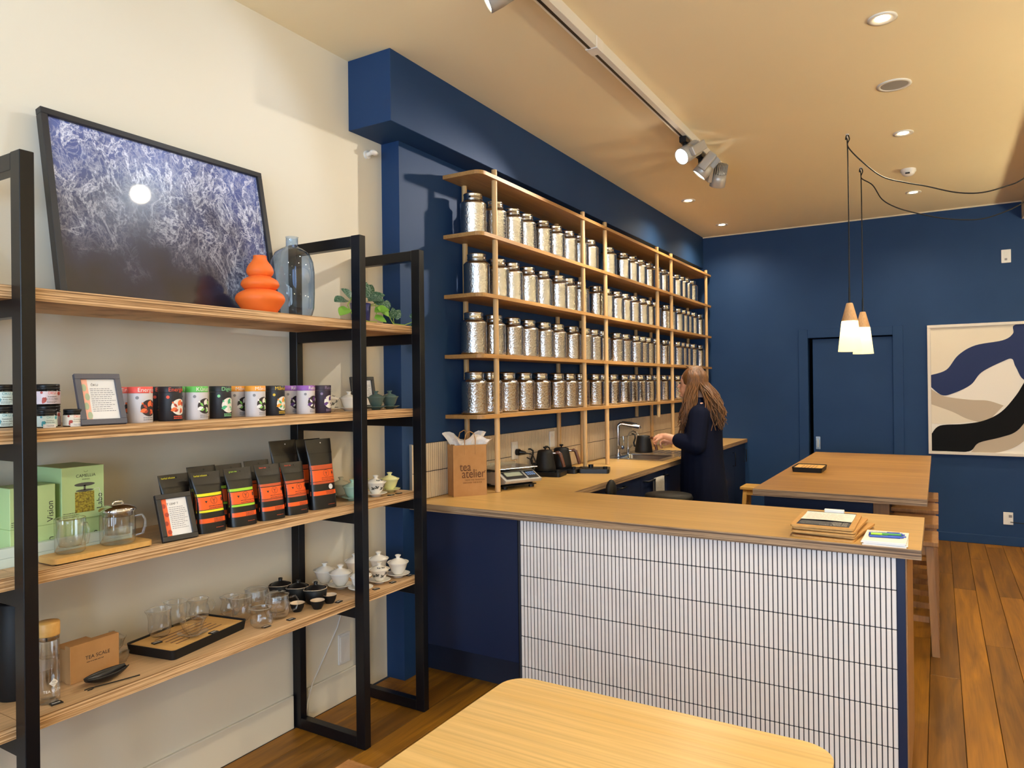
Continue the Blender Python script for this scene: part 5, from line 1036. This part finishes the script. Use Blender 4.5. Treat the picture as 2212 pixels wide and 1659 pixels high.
for q in range(5):
    z = ZT+.018+.0047+(0, 0, 0, .0086, .0086)[q]; y = 3.165+(-.026, -.014, -.002, -.02, -.008)[q]; m_ = 'pen_green' if q % 2 else 'pen_blue'
    o = thing('pen', ('blue and green pen at the front of the loose pile', 'green pen in the middle of the pile', 'blue pen at the back of the pile', 'green pen lying on top, nearer', 'blue pen lying on top, farther')[q], 'pen', (-.175+(.0, .008, -.006, .004, -.004)[q], y, z), (.16, .22, .3, .2, .28)[q], 'ballpoint pens on the order cards')
    G().cyl((-.06, 0, 0), (.042, 0, 0), .0042, n=10).obj('barrel', m_, o); G().cyl((-.064, 0, 0), (-.025, 0, 0), .0043, .0045, n=10).obj('grip', 'pen_blue' if q % 2 == 0 else 'lime_print', o); G().cyl((.042, 0, 0), (.055, 0, 0), .0028, n=8).box(.0, .046, -.0013, .0013, .0036, .0056).obj('clip', 'pen_blue', o)

# ------------------------------------------------------------------ bar table and stools
bt = thing('bar_table', 'long plywood bar table with navy base under the pendant lamps', 'table', (0, 0, 0))
G().box(-.952, -.056, 4.37, 6.92, ZT-TW, ZT, 0, 1, 0).obj('tabletop', ['bar_top', 'ply_edge_grey'], bt); G().box(-.925, -.327, 4.56, 6.75, 0, ZT-TW-.0005, .001).obj('base', 'navy_panel', bt); G().box(-.326, -.245, 4.56, 4.60, 0, ZT-TW-.0005, .001).obj('leg', 'stool_wood', bt); G().box(-.326, -.245, 6.71, 6.75, 0, ZT-TW-.0005, .001).obj('leg', 'stool_wood', bt)
tea_tray((-.79, 5.44, ZT), .2, .27, 0, 'black tea tray with slotted bamboo top on the bar table')
def wstool(x, y, label, zs=.655, w=.30, d=.35, m_='stool_wood', name='bar_stool', group='wooden stools along the bar table'):
    o = thing(name, label, 'stool', (x, y, 0), 0, group); sp = .045
    G().box(-w/2, w/2, -d/2, d/2, zs-.03, zs, .004).obj('seat', m_, o); G().box(-w/2+.03, w/2-.03, -d/2+.03, -d/2+.05, zs-.085, zs-.03).box(-w/2+.03, w/2-.03, d/2-.05, d/2-.03, zs-.085, zs-.03).box(-w/2+.03, -w/2+.05, -d/2+.05, d/2-.05, zs-.085, zs-.03).box(w/2-.05, w/2-.03, -d/2+.05, d/2-.05, zs-.085, zs-.03).obj('apron', m_, o)
    for sx in (-1, 1):
        for sy in (-1, 1):
            ax_, ay_ = sx*(w/2-.045), sy*(d/2-.045); bx, by = sx*(w/2-.018), sy*(d/2-.01); t_ = .019
            G().loft([[(bx+i*t_, by+j*t_, 0) for i, j in ((-1, -1), (1, -1), (1, 1), (-1, 1))], [(ax_+i*t_, ay_+j*t_, zs-.031) for i, j in ((-1, -1), (1, -1), (1, 1), (-1, 1))]], True, 0, False).obj('leg', m_, o)
    for z, (axs) in ((.2, 'x'), (.3, 'y')):
        e = (w if axs == 'x' else d)/2-.05
        for s_ in (-1, 1):
            c = s_*((d if axs == 'x' else w)/2-.03)
            (G().box(-e, e, c-.009, c+.009, z-.017, z+.017) if axs == 'x' else G().box(c-.009, c+.009, -e, e, z-.017, z+.017)).obj('stretcher', m_, o)
    return o
for i, y in enumerate((4.915, 5.50, 6.085, 6.67)): wstool(-.158, y, ('wooden bar stool nearest the counter end', 'second wooden bar stool from the counter end', 'third wooden bar stool from the counter end', 'farthest wooden bar stool, by the back wall')[i], .655)
wstool(-1.62, 7.72, 'small pale yellow wooden step stool by the far cabinet', .5, .32, .28, 'yellow_wood', 'step_stool', None)
# front cafe table with stool
t = thing('cafe_table', 'pale ash table with rounded corners in the foreground', 'table', (0, 0, 0))
G().prism(rrect(-1.062, -.205, .45, 1.772, .075, 8), .722, .745).obj('tabletop', 'ash_table', t)
for x, y in ((-.97, 1.68), (-.30, 1.68), (-.97, .54), (-.30, .54)): G().cyl((x, y, 0), (x, y, .721), .018, .024, 16).obj('leg', 'ash_table', t)
wstool(-1.365, 1.42, 'wooden stool tucked at the left of the foreground table', .45, .38, .38, 'stool_wood', 'low_stool', None)

# ------------------------------------------------------------------ person filling the kettle
pe = thing('person', 'person with long auburn hair in a navy coat filling a kettle at the sink', 'person', (0, 0, 0))
def hand(g, wr, di, pn, curl, side):
    """palm and five unequal, bent fingers; di = direction of the palm, pn = back of the hand"""
    wr, di, pn = Vector(wr), Vector(di).normalized(), Vector(pn).normalized(); ac = di.cross(pn).normalized()*side
    g.cap(wr, .024, wr+di*.035, .027); g.cap(wr+di*.03+ac*.018, .018, wr+di*.085+ac*.026, .014); g.cap(wr+di*.03-ac*.018, .018, wr+di*.08-ac*.026, .013); g.cap(wr+di*.03, .02, wr+di*.085, .015)
    for i, (off, ln) in enumerate(((.028, .068), (.0095, .076), (-.0095, .07), (-.028, .055))):
        p = wr+di*.085+ac*off; d = di.copy()
        for s_ in range(3):
            ax_ = ac*side; d = (Matrix.Rotation(-curl[s_]*side, 3, ac) @ d).normalized(); q = p+d*ln*(.46, .3, .24)[s_]; g.cap(p, (.0092, .0086, .0078)[s_], q, (.0088, .008, .0068)[s_], 8); p = q
    th_ = wr+di*.03+ac*.026; d = (di*.7+ac*.75-pn*.25).normalized(); q = th_+d*.04; g.cap(th_, .012, q, .0105, 8); d2 = (di*.95+ac*.1-pn*.4).normalized(); g.cap(q, .0105, q+d2*.032, .008, 8)
KX, KY, KZ = -2.13, 5.72, 1.005
b = G()
HC = Vector((-1.735, 5.80, 1.585))
b.ell(HC, (.098, .078, .118)); b.ell(HC+Vector((-.035, 0, -.055)), (.066, .058, .075)); b.cap(HC+Vector((-.09, 0, -.005)), .012, HC+Vector((-.112, 0, -.032)), .013, 8)      # skull, jaw, nose
b.cap(HC+Vector((-.098, -.012, -.07)), .009, HC+Vector((-.098, .012, -.07)), .009, 8); b.ell(HC+Vector((-.088, 0, -.105)), (.02, .022, .018)); b.ell(HC+Vector((.01, -.08, -.015)), (.018, .01, .03)); b.ell(HC+Vector((.01, .08, -.015)), (.018, .01, .03))
b.cap(HC+Vector((.03, 0, -.06)), .052, (-1.66, 5.80, 1.39), .056)
b.cap((-1.64, 5.72, 1.36), .07, (-1.64, 5.88, 1.36), .07); b.cap((-1.65, 5.8, 1.33), .12, (-1.66, 5.8, 1.0), .125); b.cap((-1.66, 5.73, .95), .11, (-1.66, 5.87, .95), .11)
for s_, hipy in ((-1, 5.72), (1, 5.88)):
    b.cap((-1.65, hipy, .9), .095, (-1.665, hipy, .5), .06); b.cap((-1.665, hipy, .5), .058, (-1.63, hipy, .09), .042); b.cap((-1.63, hipy, .05), .042, (-1.77, hipy-.01*s_, .035), .033)
LS, LE, LW = (-1.635, 5.635, 1.325), (-1.645, 5.575, 1.09), (-1.90, 5.60, 1.155); RS, RE, RW = (-1.665, 5.97, 1.325), (-1.70, 6.02, 1.10), (-1.90, 5.80, 1.095)
for s3, e3, w3 in ((LS, LE, LW), (RS, RE, RW)): b.cap(s3, .056, e3, .045); b.cap(e3, .043, w3, .026)
hand(b, LW, (-1, .22, -.12), (-.1, -.35, .93), (.75, .9, .6), -1); hand(b, RW, (-1, -.1, .05), (-.1, .3, .95), (.8, .9, .6), 1)
remesh(b, 'body', 'skin', pe, .0055, 5)
for s_ in (-1, 1):
    G().ell(HC+Vector((-.092, s_*.032, -.002)), (.008, .013, .009), 10, 6).obj('eye', 'eye_dark', pe)
G().cap(HC+Vector((-.108, -.018, -.07)), .0045, HC+Vector((-.108, .018, -.07)), .0045, 8).obj('mouth', 'lip', pe)
c = G()
def ring(cx, cy, z, rx, ry, n=20): return [(cx+rx*math.cos(2*PI*i/n), cy+ry*math.sin(2*PI*i/n), z) for i in range(n)]
c.loft([ring(-1.64, 5.80, .60, .185, .215), ring(-1.645, 5.80, .62, .19, .22), ring(-1.655, 5.80, .80, .178, .215), ring(-1.66, 5.80, .97, .165, .205), ring(-1.66, 5.80, 1.1, .162, .2), ring(-1.655, 5.80, 1.22, .155, .2), ring(-1.645, 5.80, 1.32, .13, .215), ring(-1.64, 5.80, 1.39, .09, .17), ring(-1.648, 5.80, 1.425, .08, .1), ring(-1.655, 5.80, 1.465, .068, .072)])
for s3, e3, w3 in ((LS, LE, LW), (RS, RE, RW)):
    e_, w_ = Vector(e3), Vector(w3); cu_ = e_+(w_-e_)*.52; c.cap(s3, .082, e3, .078); c.cap(e3, .076, cu_, .062); c.cap(cu_, .058, cu_+(w_-e_)*.03, .056)
remesh(c, 'coat', 'fabric_navy', pe, .009, 4)
G().ell((-1.823, 5.72, .985), (.004, .008, .008), 10, 6).obj('button', 'silver_paint', pe)
for hipy in (5.72, 5.88):
    G().cap((-1.655, hipy, .75), .092, (-1.665, hipy, .5), .075).cap((-1.665, hipy, .5), .073, (-1.635, hipy, .14), .062).obj('trouser_leg', 'trouser_grey', pe); G().cap((-1.63, hipy, .052), .05, (-1.79, hipy, .042), .04).obj('shoe', 'shoe', pe)
h = G(); rn = random.Random(11); HO = HC+Vector((.016, 0, .02)); HR = Vector((.103, .088, .112))
def on_head(a0, el, k_): return HO+Vector((math.cos(a0)*math.cos(el)*HR.x, math.sin(a0)*math.cos(el)*HR.y, math.sin(el)*HR.z))*k_
h.ell(HO, HR, 22, 12)
for i in range(520):
    a0 = rn.uniform(-1.85, 1.95); e0 = rn.uniform(-.55, -.1); k_ = rn.uniform(1.0, 1.07); part = Vector((rn.uniform(-.07, .05), .012, 0)); pts = []
    top = HO+part; top.z = HO.z+HR.z*1.02
    for q in range(5): t_ = q/4; e_ = 1.35+(e0-1.35)*t_; p = on_head(a0, e_, k_); pts.append(top.lerp(p, min(1, t_*1.6)) if q < 2 else p)
    if a0 < -.95: end = Vector((-1.775+rn.uniform(-.04, .06), 5.655+rn.uniform(-.02, .04), rn.uniform(1.15, 1.30)))
    elif a0 > 1.25: end = Vector((-1.79+rn.uniform(-.04, .04), 5.90+rn.uniform(-.03, .03), rn.uniform(1.2, 1.32)))
    else: end = Vector((-1.515+rn.uniform(-.06, .05), 5.74+.07*a0+rn.uniform(-.03, .03), rn.uniform(1.20, 1.36)))
    st = pts[-1]; sw = rn.uniform(0, 6); out = Vector((math.cos(a0), math.sin(a0), 0))
    for q in range(1, 8):
        t_ = q/7; p = st.lerp(end, t_)+out*.035*math.sin(PI*t_)+Vector((.014*math.sin(t_*11+sw), .01*math.cos(t_*9+sw), 0))*t_; pts.append(p)
    r0 = rn.uniform(.0035, .0068); n_ = len(pts); h.tube(pts, [r0*(.5 if j == 0 else 1)*(1-.7*max(0, (j-n_*.6)/(n_*.4))**2) for j in range(n_)], 5)
h.obj('hair', 'hair', pe)
o = thing('gooseneck_kettle', 'black kettle held over the sink by the person', 'kettle', (KX, KY, KZ), -.25, 'black gooseneck kettles'); kettle_parts(o, lid=False)
